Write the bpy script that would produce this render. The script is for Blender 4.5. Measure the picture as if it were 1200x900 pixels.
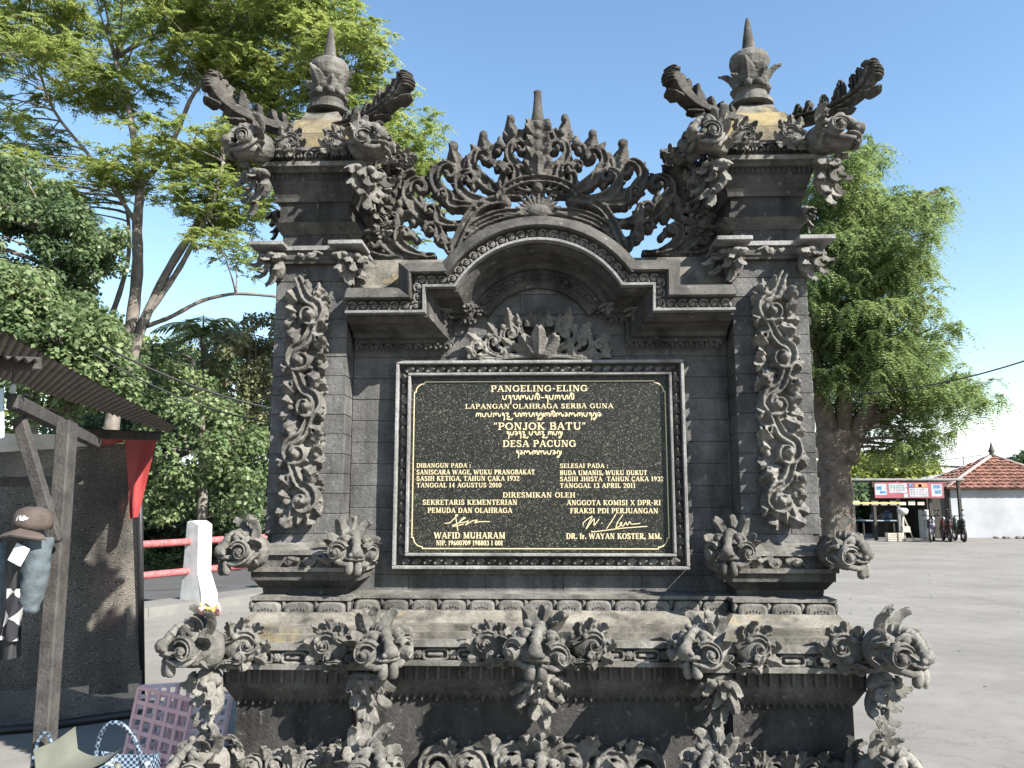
import bpy, math, random
import numpy as np
from mathutils import Vector, Matrix

for o in list(bpy.data.objects): bpy.data.objects.remove(o)
SC = bpy.context.scene
COL = SC.collection
random.seed(7)
RNG = np.random.default_rng(11)

# ---------------------------------------------------------------- camera
FPX = 940.0
CAM = np.array([0.0, -4.0, 1.6])
PITCH, YAW = math.radians(8.35), math.radians(1.95)
cam_data = bpy.data.cameras.new('camera')
cam = bpy.data.objects.new('camera', cam_data); COL.objects.link(cam)
cam.location = CAM.tolist()
cam.rotation_euler = (math.radians(90) + PITCH, 0, YAW)
cam_data.sensor_width = 36.0
cam_data.lens = 36.0 * FPX / 1200.0
cam_data.clip_start = 0.05
cam_data.clip_end = 2000.0
SC.camera = cam

# ---------------------------------------------------------------- light
SUN = Vector((0.64, -0.48, 0.62)).normalized()      # towards the sun
elev = math.asin(SUN.z); azim = math.atan2(SUN.x, SUN.y)
world = bpy.data.worlds.new('World'); SC.world = world
world.use_nodes = True
wn, wl = world.node_tree.nodes, world.node_tree.links
wn.clear()
wout = wn.new('ShaderNodeOutputWorld'); bg = wn.new('ShaderNodeBackground')
sky = wn.new('ShaderNodeTexSky'); sky.sky_type = 'NISHITA'; sky.sun_disc = False
sky.sun_elevation = elev; sky.sun_rotation = azim
sky.altitude = 0; sky.air_density = 1.25; sky.dust_density = 0.35; sky.ozone_density = 0.9
# thin white cloud bank low over the horizon
tc = wn.new('ShaderNodeTexCoord'); mp = wn.new('ShaderNodeMapping'); mp.inputs['Scale'].default_value = (1.6, 1.6, 6.0)
cn = wn.new('ShaderNodeTexNoise'); cn.inputs['Scale'].default_value = 1.7; cn.inputs['Detail'].default_value = 7; cn.inputs['Roughness'].default_value = 0.55
cr = wn.new('ShaderNodeMapRange'); cr.inputs[1].default_value = 0.42; cr.inputs[2].default_value = 0.62
sx = wn.new('ShaderNodeSeparateXYZ')
hr = wn.new('ShaderNodeMapRange'); hr.inputs[1].default_value = 0.17; hr.inputs[2].default_value = 0.06
mu = wn.new('ShaderNodeMath'); mu.operation = 'MULTIPLY'
mx = wn.new('ShaderNodeMix'); mx.data_type = 'RGBA'
mx.inputs[7].default_value = (6.9, 7.3, 7.9, 1)
hs = wn.new('ShaderNodeHueSaturation'); hs.inputs['Saturation'].default_value = 1.14; wl.new(sky.outputs[0], hs.inputs['Color'])
wl.new(tc.outputs['Generated'], mp.inputs['Vector']); wl.new(mp.outputs[0], cn.inputs['Vector'])
wl.new(cn.outputs[0], cr.inputs[0]); wl.new(tc.outputs['Generated'], sx.inputs[0]); wl.new(sx.outputs[2], hr.inputs[0])
wl.new(cr.outputs[0], mu.inputs[0]); wl.new(hr.outputs[0], mu.inputs[1])
wl.new(mu.outputs[0], mx.inputs[0]); wl.new(hs.outputs[0], mx.inputs[6]); wl.new(mx.outputs[2], bg.inputs[0])
bg.inputs[1].default_value = 0.082
wl.new(bg.outputs[0], wout.inputs[0])
sun_data = bpy.data.lights.new('sun', 'SUN'); sun_data.energy = 5.0; sun_data.angle = math.radians(0.5)
sun_data.color = (1.0, 0.955, 0.88)
sun = bpy.data.objects.new('sun', sun_data); COL.objects.link(sun)
sun.rotation_euler = SUN.to_track_quat('Z', 'Y').to_euler()
sun.location = (5, -5, 8)
SC.view_settings.view_transform = 'Standard'; SC.view_settings.look = 'None'
SC.view_settings.gamma = 1.0; SC.view_settings.exposure = 1.6
SC.cycles.max_bounces = 6; SC.cycles.transparent_max_bounces = 8

# ---------------------------------------------------------------- measuring: pixel of the photo at a given world depth -> point
_cy, _sy, _cp, _sp = math.cos(YAW), math.sin(YAW), math.cos(PITCH), math.sin(PITCH)
def ray(px, py):
    a = (px - 600) / FPX; b = (450 - py) / FPX
    fy, fz = _cp - b * _sp, _sp + b * _cp
    return np.array([a * _cy - fy * _sy, a * _sy + fy * _cy, fz])
def P(px, py, Y):
    r = ray(px, py); return CAM + r * ((Y - CAM[1]) / r[1])
def PD(px, py, d): return P(px, py, CAM[1] + d)
def G0(px, py, z=0.0):
    r = ray(px, py); return CAM + r * ((z - CAM[2]) / r[2])
def Z(py, Y): return float(P(632, py, Y)[2])
def HX(off, Y): return off * (Y - CAM[1]) / FPX      # half width from a pixel offset

# ---------------------------------------------------------------- materials
def new_mat(name):
    m = bpy.data.materials.new(name); m.use_nodes = True
    n, l = m.node_tree.nodes, m.node_tree.links
    return m, n, l, n['Principled BSDF']
def noise(n, l, vec, scale, detail=4, rough=0.55):
    t = n.new('ShaderNodeTexNoise'); t.inputs['Scale'].default_value = scale
    t.inputs['Detail'].default_value = detail; t.inputs['Roughness'].default_value = rough
    if vec is not None: l.new(vec, t.inputs['Vector'])
    return t
def ramp(n, l, fac, stops):
    r = n.new('ShaderNodeValToRGB')
    els = r.color_ramp.elements
    while len(els) < len(stops): els.new(0.5)
    for e, (p, c) in zip(els, stops): e.position = p; e.color = (*c, 1) if len(c) == 3 else c
    l.new(fac, r.inputs[0]); return r
def mixc(n, l, fac, a, b, mode='MIX'):
    m = n.new('ShaderNodeMix'); m.data_type = 'RGBA'; m.blend_type = mode
    for k, v in ((0, fac), (6, a), (7, b)):
        if isinstance(v, (int, float)): m.inputs[k].default_value = v
        elif isinstance(v, tuple): m.inputs[k].default_value = (*v, 1)
        else: l.new(v, m.inputs[k])
    return m.outputs[2]
KA = 0.72
def simple(name, col, rough=0.6, var=0.15, scale=6.0, bump=0.0, bscale=60, metal=0.0, spec=0.4):
    m, n, l, b = new_mat(name); col = tuple(c * KA for c in col)
    g = n.new('ShaderNodeNewGeometry'); t = noise(n, l, g.outputs['Position'], scale, 5)
    lo = tuple(c * (1 - var) for c in col); hi = tuple(min(1, c * (1 + var)) for c in col)
    r = ramp(n, l, t.outputs[0], [(0.3, lo), (0.7, hi)])
    l.new(r.outputs[0], b.inputs['Base Color'])
    b.inputs['Roughness'].default_value = rough; b.inputs['Metallic'].default_value = metal
    b.inputs['Specular IOR Level'].default_value = spec
    if bump:
        t2 = noise(n, l, g.outputs['Position'], bscale, 4); bm = n.new('ShaderNodeBump')
        bm.inputs['Strength'].default_value = bump; bm.inputs['Distance'].default_value = 0.01
        l.new(t2.outputs[0], bm.inputs['Height']); l.new(bm.outputs[0], b.inputs['Normal'])
    return m
def stone_mat(name, dark, light, moss=0.0, tool=0.3, stain=0.75):
    m, n, l, b = new_mat(name); dark = tuple(c * KA for c in dark); light = tuple(c * KA * 1.2 for c in light)
    g = n.new('ShaderNodeNewGeometry'); pos = g.outputs['Position']
    a = noise(n, l, pos, 5.0, 6, 0.62); f = noise(n, l, pos, 55, 5, 0.65)
    base = ramp(n, l, a.outputs[0], [(0.24, dark), (0.76, light)]).outputs[0]
    fr = ramp(n, l, f.outputs[0], [(0.3, (0.72,) * 3), (0.5, (1.0,) * 3), (0.74, (1.25,) * 3)])
    c = mixc(n, l, 0.75, base, fr.outputs[0], 'MULTIPLY')
    # streaks of black algae running down
    mpn = n.new('ShaderNodeMapping'); mpn.inputs['Scale'].default_value = (1, 1, 0.22); l.new(pos, mpn.inputs[0])
    s = noise(n, l, mpn.outputs[0], 9.0, 6, 0.6)
    sr = ramp(n, l, s.outputs[0], [(0.46, (1, 1, 1)), (0.64, (1 - stain,) * 3)])
    c = mixc(n, l, 1.0, c, sr.outputs[0], 'MULTIPLY')
    oi = n.new('ShaderNodeObjectInfo'); orr = n.new('ShaderNodeMapRange'); orr.inputs[3].default_value = 0.86; orr.inputs[4].default_value = 1.1
    l.new(oi.outputs['Random'], orr.inputs[0]); c = mixc(n, l, 1.0, c, orr.outputs[0], 'MULTIPLY')
    # pale lichen specks
    v = noise(n, l, pos, 30, 3, 0.5)
    vr = n.new('ShaderNodeMapRange'); vr.inputs[1].default_value = 0.63; vr.inputs[2].default_value = 0.76; vr.inputs[4].default_value = 0.42
    l.new(v.outputs[0], vr.inputs[0])
    c = mixc(n, l, vr.outputs[0], c, (0.24, 0.235, 0.215))
    if moss > 0:
        w = noise(n, l, pos, 4.5, 5, 0.6)
        mr = n.new('ShaderNodeMapRange'); mr.inputs[1].default_value = 0.62 - moss * 0.3; mr.inputs[2].default_value = 0.74 - moss * 0.3
        mr.inputs[4].default_value = 0.85
        l.new(w.outputs[0], mr.inputs[0])
        c = mixc(n, l, mr.outputs[0], c, (0.23, 0.18, 0.085))
    l.new(c, b.inputs['Base Color'])
    b.inputs['Roughness'].default_value = 0.88; b.inputs['Specular IOR Level'].default_value = 0.25
    b1 = n.new('ShaderNodeBump'); b1.inputs['Strength'].default_value = 0.8; b1.inputs['Distance'].default_value = 0.007
    pit = n.new('ShaderNodeTexVoronoi'); pit.inputs['Scale'].default_value = 120; l.new(pos, pit.inputs['Vector'])
    pr = n.new('ShaderNodeMapRange'); pr.inputs[1].default_value = 0.05; pr.inputs[2].default_value = 0.3; l.new(pit.outputs['Distance'], pr.inputs[0])
    hh = n.new('ShaderNodeMath'); hh.operation = 'MULTIPLY_ADD'; hh.inputs[1].default_value = 0.35; l.new(pr.outputs[0], hh.inputs[0]); l.new(f.outputs[0], hh.inputs[2])
    l.new(hh.outputs[0], b1.inputs['Height'])
    # diagonal tooling marks of a chisel
    if tool > 0:
        rt = n.new('ShaderNodeMapping'); rt.inputs['Rotation'].default_value = (0, math.radians(40), 0); l.new(pos, rt.inputs[0])
        wv = n.new('ShaderNodeTexWave'); wv.inputs['Scale'].default_value = 34; wv.inputs['Distortion'].default_value = 9
        wv.inputs['Detail'].default_value = 2; wv.inputs['Detail Scale'].default_value = 2
        l.new(rt.outputs[0], wv.inputs[0])
        b2 = n.new('ShaderNodeBump'); b2.inputs['Strength'].default_value = tool; b2.inputs['Distance'].default_value = 0.004
        l.new(wv.outputs[0], b2.inputs['Height']); l.new(b1.outputs[0], b2.inputs['Normal'])
        l.new(b2.outputs[0], b.inputs['Normal'])
    else: l.new(b1.outputs[0], b.inputs['Normal'])
    return m
def leaf_mat(name, stops, trans=0.35, rough=0.5):
    m, n, l, b = new_mat(name); stops = [(p, tuple(c * .92 for c in q)) for p, q in stops]
    g = n.new('ShaderNodeNewGeometry')
    t = noise(n, l, g.outputs['Position'], 0.9, 3)
    ad = n.new('ShaderNodeMath'); ad.operation = 'MULTIPLY_ADD'; ad.inputs[1].default_value = 0.45
    l.new(g.outputs['Random Per Island'], ad.inputs[0]); 
    sb = n.new('ShaderNodeMath'); sb.operation = 'SUBTRACT'; sb.inputs[1].default_value = 0.22; l.new(t.outputs[0], sb.inputs[0])
    l.new(sb.outputs[0], ad.inputs[2])
    r = ramp(n, l, ad.outputs[0], stops)
    l.new(r.outputs[0], b.inputs['Base Color']); b.inputs['Roughness'].default_value = rough
    b.inputs['Specular IOR Level'].default_value = 0.3
    tr = n.new('ShaderNodeBsdfTranslucent'); l.new(r.outputs[0], tr.inputs[0])
    ms = n.new('ShaderNodeMixShader'); ms.inputs[0].default_value = trans
    l.new(b.outputs[0], ms.inputs[1]); l.new(tr.outputs[0], ms.inputs[2])
    l.new(ms.outputs[0], n['Material Output'].inputs['Surface'])
    return m

M = {}
M['stone'] = stone_mat('dark_andesite', (0.046, 0.043, 0.039), (0.140, 0.133, 0.121), tool=0.0, stain=0.5)
M['block'] = stone_mat('andesite_block', (0.058, 0.057, 0.056), (0.178, 0.175, 0.168), tool=0.15, stain=0.4)
M['carve'] = stone_mat('carved_andesite', (0.066, 0.062, 0.055), (0.255, 0.242, 0.216), tool=0.0, stain=0.5)
M['carve_dark'] = stone_mat('weathered_carving', (0.040, 0.037, 0.033), (0.128, 0.117, 0.102), tool=0.0, stain=0.6)
M['mossy'] = stone_mat('mossy_coping', (0.09, 0.084, 0.072), (0.27, 0.25, 0.21), moss=0.15, tool=0.0, stain=0.6)
M['yellow'] = stone_mat('lichen_coping', (0.10, 0.088, 0.062), (0.27, 0.225, 0.14), moss=0.42, tool=0.0, stain=0.4)
M['dark'] = stone_mat('blackened_stone', (0.032, 0.031, 0.030), (0.090, 0.085, 0.079), tool=0.2, stain=0.5)
M['rim'] = stone_mat('pale_frame_stone', (0.16, 0.155, 0.15), (0.33, 0.325, 0.315), tool=0.0, stain=0.4)
M['mortar'] = simple('mortar_core', (0.07, 0.067, 0.063), 0.95, 0.2, 12)
M['gold'] = simple('gold_paint', (0.72, 0.60, 0.36), 0.45, 0.12, 40)
M['joint'] = M['mortar']

# ---------------------------------------------------------------- mesh builder
class G:
    def __init__(s): s.v = []; s.f = []; s.n = 0
    def add(s, v, f):
        v = np.asarray(v, float).reshape(-1, 3)
        s.v.append(v); k = s.n
        s.f.extend([tuple(i + k for i in q) for q in f]); s.n += len(v); return s
    def verts(s): return np.concatenate(s.v) if s.v else np.zeros((0, 3))
    def xf(s, fn):
        s.v = [fn(a) for a in s.v]; return s
    def mirror(s):
        V = s.verts(); F = s.f[:]; k = len(V); V2 = V.copy(); V2[:, 0] *= -1
        s.v = [V, V2]; s.f = F + [tuple(reversed([i + k for i in q])) for q in F]; s.n = 2 * k; return s
    def merge(s, o): s.add(o.verts(), o.f); return s
def frame(origin, U, V, W, s=1.0):
    o = np.array(origin, float); R = np.array([U, V, W], float) * s
    return lambda a: a @ R + o
def mesh_from(name, V, F, mat, smooth=False):
    me = bpy.data.meshes.new(name); me.from_pydata(np.asarray(V).tolist(), [], F); me.update()
    if mat: me.materials.append(mat)
    if smooth: me.polygons.foreach_set('use_smooth', [True] * len(me.polygons))
    return me
def quads_mesh(name, V, nq, k, mat, smooth=False):
    """V: (nq*k,3) verts, each consecutive k of them one polygon"""
    me = bpy.data.meshes.new(name); V = np.asarray(V, np.float32)
    me.vertices.add(len(V)); me.vertices.foreach_set('co', V.ravel())
    me.loops.add(nq * k); me.loops.foreach_set('vertex_index', np.arange(nq * k, dtype=np.int32))
    me.polygons.add(nq); me.polygons.foreach_set('loop_start', np.arange(0, nq * k, k, dtype=np.int32))
    me.update(calc_edges=True); me.materials.append(mat); return me
def link(name, me, parent=None, M4=None):
    o = bpy.data.objects.new(name, me); COL.objects.link(o)
    if parent: o.parent = parent
    if M4 is not None: o.matrix_local = M4
    return o
def obj(name, g, mat, parent=None, smooth=False):
    return link(name, mesh_from(name, g.verts(), g.f, mat, smooth), parent)
def wob(V, amp, fr):
    a = np.sin(V @ np.array([1.0, .73, .41]) * fr + 1.3) + np.sin(V @ np.array([-.62, 1.1, .57]) * fr * 1.7 + 4) + np.sin(V @ np.array([.4, -.8, 1.2]) * fr * 2.6)
    return a[:, None] * amp
def carved(g, mat, voxel=0.006, amp=0.0012, name='carving', fs=1.0):
    """fuse overlapping solids into one carved skin and roughen it"""
    tmp = link('tmp', mesh_from(name, g.verts(), g.f, mat))
    md = tmp.modifiers.new('r', 'REMESH'); md.mode = 'VOXEL'; md.voxel_size = voxel; md.adaptivity = 0.0
    md.use_smooth_shade = True
    dg = bpy.context.evaluated_depsgraph_get()
    me = bpy.data.meshes.new_from_object(tmp.evaluated_get(dg)); me.name = name
    old = tmp.data; bpy.data.objects.remove(tmp); bpy.data.meshes.remove(old); me.name = name
    nv = len(me.vertices); V = np.zeros(nv * 3); me.vertices.foreach_get('co', V); V = V.reshape(-1, 3)
    N = np.zeros(nv * 3); me.vertices.foreach_get('normal', N); N = N.reshape(-1, 3)
    V += N * (wob(V, amp * .6, 95.0 * fs) + wob(V[:, [1, 2, 0]], amp, 38.0 * fs))
    me.vertices.foreach_set('co', V.ravel()); me.update()
    if not me.materials: me.materials.append(mat)
    else: me.materials[0] = mat
    me.polygons.foreach_set('use_smooth', [True] * len(me.polygons))
    return me
def tag(o, label=None, cat=None, group=None, kind=None):
    if label: o['label'] = label
    if cat: o['category'] = cat
    if group: o['group'] = group
    if kind: o['kind'] = kind
    return o
def empty(name, loc=(0, 0, 0), rz=0.0):
    o = bpy.data.objects.new(name, None); COL.objects.link(o); o.location = loc; o.rotation_euler.z = rz
    o.empty_display_size = 0.1; return o
def copy_tree(o, parent=None):
    c = o.copy(); COL.objects.link(c); c.parent = parent
    for ch in o.children: copy_tree(ch, c)
    return c

# ---------------------------------------------------------------- solids
def box(g, x0, x1, y0, y1, z0, z1, b=0.0):
    if b <= 0:
        v = [(x, y, z) for x in (x0, x1) for y in (y0, y1) for z in (z0, z1)]
        g.add(v, [(0, 1, 3, 2), (4, 6, 7, 5), (0, 4, 5, 1), (2, 3, 7, 6), (0, 2, 6, 4), (1, 5, 7, 3)]); return g
    v = []; idx = {}
    for i, x in enumerate((x0, x1)):
        for j, y in enumerate((y0, y1)):
            for k, z in enumerate((z0, z1)):
                sxx, syy, szz = (1, -1)[i], (1, -1)[j], (1, -1)[k]
                idx[i, j, k] = len(v)
                v += [(x, y + syy * b, z + szz * b), (x + sxx * b, y, z + szz * b), (x + sxx * b, y + syy * b, z)]
    I = lambda i, j, k, a: idx[i, j, k] + a
    f = []
    for i in (0, 1): f.append([I(i, 0, 0, 0), I(i, 1, 0, 0), I(i, 1, 1, 0), I(i, 0, 1, 0)])
    for j in (0, 1): f.append([I(0, j, 0, 1), I(1, j, 0, 1), I(1, j, 1, 1), I(0, j, 1, 1)])
    for k in (0, 1): f.append([I(0, 0, k, 2), I(1, 0, k, 2), I(1, 1, k, 2), I(0, 1, k, 2)])
    for j in (0, 1):
        for k in (0, 1): f.append([I(0, j, k, 1), I(1, j, k, 1), I(1, j, k, 2), I(0, j, k, 2)])
    for i in (0, 1):
        for k in (0, 1): f.append([I(i, 0, k, 0), I(i, 1, k, 0), I(i, 1, k, 2), I(i, 0, k, 2)])
    for i in (0, 1):
        for j in (0, 1): f.append([I(i, j, 0, 0), I(i, j, 1, 0), I(i, j, 1, 1), I(i, j, 0, 1)])
    for i in (0, 1):
        for j in (0, 1):
            for k in (0, 1): f.append([I(i, j, k, 0), I(i, j, k, 1), I(i, j, k, 2)])
    V = np.array(v); c = V.mean(0); out = []
    for q in f:
        p = V[list(q)]; nn = np.cross(p[1] - p[0], p[2] - p[0])
        out.append(tuple(q) if nn @ (p.mean(0) - c) > 0 else tuple(reversed(q)))
    g.add(V, out); return g
def prism(g, poly, z0, z1, poly_top=None):
    """plan polygon (x,y) counter-clockwise, walls between heights z0 and z1"""
    pt = poly_top or poly; n = len(poly)
    v = [(x, y, z0) for x, y in poly] + [(x, y, z1) for x, y in pt]
    f = [(i, (i + 1) % n, n + (i + 1) % n, n + i) for i in range(n)]
    f += [tuple(range(n - 1, -1, -1)), tuple(range(n, 2 * n))]
    g.add(v, f); return g
def ell(g, c, r, R=None, nu=14, nv=9):
    v = [(0, 0, 1)]; 
    for j in range(1, nv):
        a = math.pi * j / nv
        for i in range(nu):
            b = 2 * math.pi * i / nu; v.append((math.sin(a) * math.cos(b), math.sin(a) * math.sin(b), math.cos(a)))
    v.append((0, 0, -1)); v = np.array(v) * np.array(r if np.ndim(r) else (r, r, r))
    if R is not None: v = v @ np.array(R).T
    v = v + np.array(c); f = []
    for i in range(nu): f.append((0, 1 + i, 1 + (i + 1) % nu))
    for j in range(nv - 2):
        for i in range(nu):
            a = 1 + j * nu + i; b = 1 + j * nu + (i + 1) % nu; f.append((a, a + nu, b + nu, b))
    L = len(v) - 1
    for i in range(nu): f.append((L, L - nu + (i + 1) % nu, L - nu + i))
    g.add(v, f); return g
GROOVE = [(-1, -.9), (-1, .55), (-.8, .95), (-.5, .9), (-.22, .45), (.15, .45), (.45, .9), (.8, .95), (1, .5), (1, -.9)]
ROUND = [(math.cos(a), math.sin(a)) for a in np.linspace(0, 2 * math.pi, 11)[:-1] + .2]
def sweep(g, pts, a, b, prof=GROOVE, up=(0, 0, 1)):
    """ribbon in the u-v plane: a = half width in plane, b = half depth along up"""
    pts = np.asarray(pts, float); n = len(pts); up = np.asarray(up, float)
    a = np.broadcast_to(np.asarray(a, float), (n,)); b = np.broadcast_to(np.asarray(b, float), (n,))
    t = np.gradient(pts, axis=0); t /= np.linalg.norm(t, axis=1)[:, None] + 1e-9
    s = np.cross(np.broadcast_to(up, t.shape), t); s /= np.linalg.norm(s, axis=1)[:, None] + 1e-9
    w = np.cross(t, s); k = len(prof); V = []
    for i in range(n):
        for (x, y) in prof: V.append(pts[i] + s[i] * a[i] * x + w[i] * b[i] * y)
    f = []
    for i in range(n - 1):
        for j in range(k):
            p, q = i * k + j, i * k + (j + 1) % k; f.append((p, q, q + k, p + k))
    f.append(tuple(range(k - 1, -1, -1))); f.append(tuple(range((n - 1) * k, n * k)))
    V = np.array(V); g.add(V, f); return g
def tube(g, pts, r, n=8):
    pts = np.asarray(pts, float); m = len(pts); r = np.broadcast_to(np.asarray(r, float), (m,))
    t = np.gradient(pts, axis=0); t /= np.linalg.norm(t, axis=1)[:, None] + 1e-9
    ref = np.array([0.0, 0, 1]) if abs(t[0][2]) < .9 else np.array([1.0, 0, 0])
    s = np.cross(t[0], ref); s /= np.linalg.norm(s); V = []
    for i in range(m):
        s = s - t[i] * (s @ t[i]); s /= np.linalg.norm(s) + 1e-9; w = np.cross(t[i], s)
        for j in range(n):
            a = 2 * math.pi * j / n; V.append(pts[i] + (s * math.cos(a) + w * math.sin(a)) * r[i])
    f = []
    for i in range(m - 1):
        for j in range(n):
            p, q = i * n + j, i * n + (j + 1) % n; f.append((p, q, q + n, p + n))
    f.append(tuple(range(n - 1, -1, -1))); f.append(tuple(range((m - 1) * n, m * n)))
    g.add(V, f); return g
def lathe(g, prof, n=20, c=(0, 0, 0), ridge=0.0, nr=8):
    """prof: list of (r, z)"""
    V = []; m = len(prof)
    for (r, z) in prof:
        for j in range(n):
            a = 2 * math.pi * j / n; rr = r * (1 + ridge * math.cos(nr * a)); V.append((c[0] + rr * math.cos(a), c[1] + rr * math.sin(a), c[2] + z))
    f = []
    for i in range(m - 1):
        for j in range(n):
            p, q = i * n + j, i * n + (j + 1) % n; f.append((p, q, q + n, p + n))
    f.append(tuple(range(n - 1, -1, -1))); f.append(tuple(range((m - 1) * n, m * n)))
    g.add(V, f); return g
def bez(p0, p1, p2, p3, n=12):
    t = np.linspace(0, 1, n)[:, None]; p0, p1, p2, p3 = map(lambda q: np.asarray(q, float), (p0, p1, p2, p3))
    return (1 - t) ** 3 * p0 + 3 * (1 - t) ** 2 * t * p1 + 3 * (1 - t) * t * t * p2 + t ** 3 * p3
def leaf(g, base, d, nrm, L, W, curl=0.9, lobes=4, th=0.012, cup=0.25, nt=13, ns=6, bend=0.0, rnd=False):
    """lobed leaf: starts along d, tip curls towards nrm; bend curves it sideways"""
    base, d, nrm = (np.asarray(q, float) for q in (base, d, nrm))
    d = d / np.linalg.norm(d); nrm = nrm - d * (nrm @ d); nrm /= np.linalg.norm(nrm); sd = np.cross(d, nrm)
    T = np.linspace(0, 1, nt); top = []; bot = []
    pos = base.copy(); pts = []
    for i, t in enumerate(T):
        a = curl * t * t * 1.3; bb = bend * t
        dd = d * math.cos(a) + nrm * math.sin(a); nn = nrm * math.cos(a) - d * math.sin(a)
        dd = dd * math.cos(bb) + sd * math.sin(bb); s2 = np.cross(dd, nn)
        if i: pos = pos + dd * (L / (nt - 1))
        w = W * (0.28 + 0.72 * math.sin(math.pi * min(1, t * 0.98 + 0.12) ** 0.9)) * (0.70 + 0.30 * abs(math.sin(lobes * math.pi * (t ** 0.85) + .3)))
        if rnd: w = W * max(.12, math.sin(math.pi * (.16 + .80 * t ** .75))) ** .55 * (1 if t < .97 else .75)
        elif t > .93: w *= .45
        for s in np.linspace(-1, 1, ns + 1):
            h = -cup * W * s * s + 0.22 * W * math.exp(-(s / .22) ** 2)
            e = th * (1 - .55 * abs(s)) * (1 - .4 * t)
            p = pos + s2 * w * s + nn * h
            top.append(p + nn * e); bot.append(p - nn * e)
    k = ns + 1; N = nt * k; f = []
    for i in range(nt - 1):
        for j in range(ns):
            a = i * k + j; f.append((a, a + 1, a + k + 1, a + k)); f.append((N + a, N + a + k, N + a + k + 1, N + a + 1))
    for i in range(nt - 1):
        a = i * k; f.append((a, a + k, N + a + k, N + a)); a += ns; f.append((a, N + a, N + a + k, a + k))
    for j in range(ns):
        f.append((j, N + j, N + j + 1, j + 1)); a = (nt - 1) * k + j; f.append((a, a + 1, N + a + 1, N + a))
    g.add(np.array(top + bot), f); return g
def spiral(c, r, a0, turns, cw=1, n=None, shrink=0.16):
    n = n or int(16 * turns) + 4; t = np.linspace(0, 1, n); a = a0 - cw * 2 * math.pi * turns * t
    rr = r * shrink ** (t ** 1.1); return np.stack([c[0] + rr * np.cos(a), c[1] + rr * np.sin(a), np.zeros(n)], 1)
def volute(g, start, c, r, turns=1.3, cw=1, w=0.02, dep=0.03, w0=0.6, eye=.8, z=0.0, pull=0.6, a_in=None, sdir=None, barbs=0.0, bulge=0.0):
    """stem from start that runs into a spiral round c (2-D), with a ball at its eye"""
    start = np.array(start[:2], float); c = np.array(c[:2], float); v = start - c; dist = np.linalg.norm(v)
    a0 = a_in if a_in is not None else math.atan2(v[1], v[0]) - cw * math.acos(min(1, r / max(dist, r * 1.001)))*1.0
    sp = spiral(c, r, a0, turns, cw)
    e = sp[0, :2]; tdir = np.array([math.sin(a0), -math.cos(a0)]) * cw
    L = np.linalg.norm(e - start)
    sd = np.array(sdir, float) if sdir is not None else (e - start) / (L + 1e-9)
    stem = bez([*start, 0], [*(start + sd * L * .4), 0], [*(e - tdir * L * pull * .7), 0], [*e, 0], max(6, min(16, int(L / (w * .5)))))
    pts = np.concatenate([stem[:-1], sp]); n = len(pts); k = len(stem) / n
    t = np.linspace(0, 1, n); wid = w * np.where(t < k, w0 + (1 - w0) * (t / max(k, .01)), 1 - .6 * ((t - k) / (1 - k + 1e-6)))
    if bulge: wid = w * (.38 + bulge * np.sin(math.pi * np.clip(t / min(.95, k * 1.35), 0, 1)) ** 1.3) * np.where(t > k * 1.35, .95, 1)
    pts[:, 2] = z + dep * .5 * np.where(t < k, 0.2, 0.2 + .8 * ((t - k) / (1 - k + 1e-6)))
    sweep(g, pts, wid, dep)
    if barbs:
        cen_ = np.array([c[0], c[1], 0]); m_ = len(stem); last = 0.0; acc = 0.0; kk = 0
        for i in range(3, int(m_ + (n - m_) * .55)):
            acc += np.linalg.norm(pts[i] - pts[i - 1])
            if acc < barbs * .62: continue
            acc = 0.0; kk += 1; tt_ = pts[min(i + 1, n - 1)] - pts[i - 1]; tt_[2] = 0; tt_ /= np.linalg.norm(tt_) + 1e-9; nn_ = np.array([-tt_[1], tt_[0], 0]) * cw
            leaf(g, pts[i] + nn_ * wid[i] * .6 - np.array([0, 0, dep * .3]), nn_ * 1.0 + tt_ * .9 + np.array([0, 0, .25]), np.array([0, 0, 1.0]), barbs * (1.0 if kk % 2 else .75), barbs * .36, .9, 2, dep * .42, nt=8, ns=4, cup=.3)
    if eye: ell(g, [*sp[-1, :2], z + dep * .7], (w * eye, w * eye, dep * 1.1), nu=10, nv=7)
    return pts
# ================================================================ MONUMENT
def X(off, py, Y): return float(P(632 + off, py, Y)[0]) - float(P(632, py, Y)[0])
mon = tag(empty('memorial_monument', (0, 0, 0)), 'tall carved dark stone memorial gateway with black inscribed plaque and two spired pillars', 'monument')
UP = np.array([0, 0, 1.0])
PC = 1.13                                  # pillar centre
XO, XI = 1.31, 0.945                       # pillar shaft edges
PY0, PY1 = -0.15, 0.27

def base_plan(hw, ip, yp, yc, yb):
    return [(-hw, yp), (-ip, yp), (-ip, yc), (ip, yc), (ip, yp), (hw, yp), (hw, yb), (-hw, yb)]
def tier(name, z0, z1, b, t, mat, rec=0.10, extra_back=0.0):
    g = G(); f = lambda q: base_plan(q[0], q[1], q[2], q[2] + rec, 0.15 - q[2] + extra_back)
    prism(g, f(b), z0, z1, f(t)); o = obj(name, g, mat, mon)
    return o
def bt(name, pyb, pyt, ob, ot, ib, it, yb, yt, mat, rec=0.10):
    zb, zt = Z(pyb, yb), Z(pyt, yt)
    return tier(name, zb, zt, (X(ob, pyb, yb), X(ib, pyb, yb), yb), (X(ot, pyt, yt), X(it, pyt, yt), yt), mat, rec)
tier('footing', 0, 0.16, (1.72, 0.52, -0.86), (1.72, 0.52, -0.86), M['stone'])
tier('plinth', 0.16, 0.34, (1.62, 0.60, -0.74), (1.60, 0.62, -0.70), M['stone'])
zd0, zd1 = 0.34, Z(824, -0.45)
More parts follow.
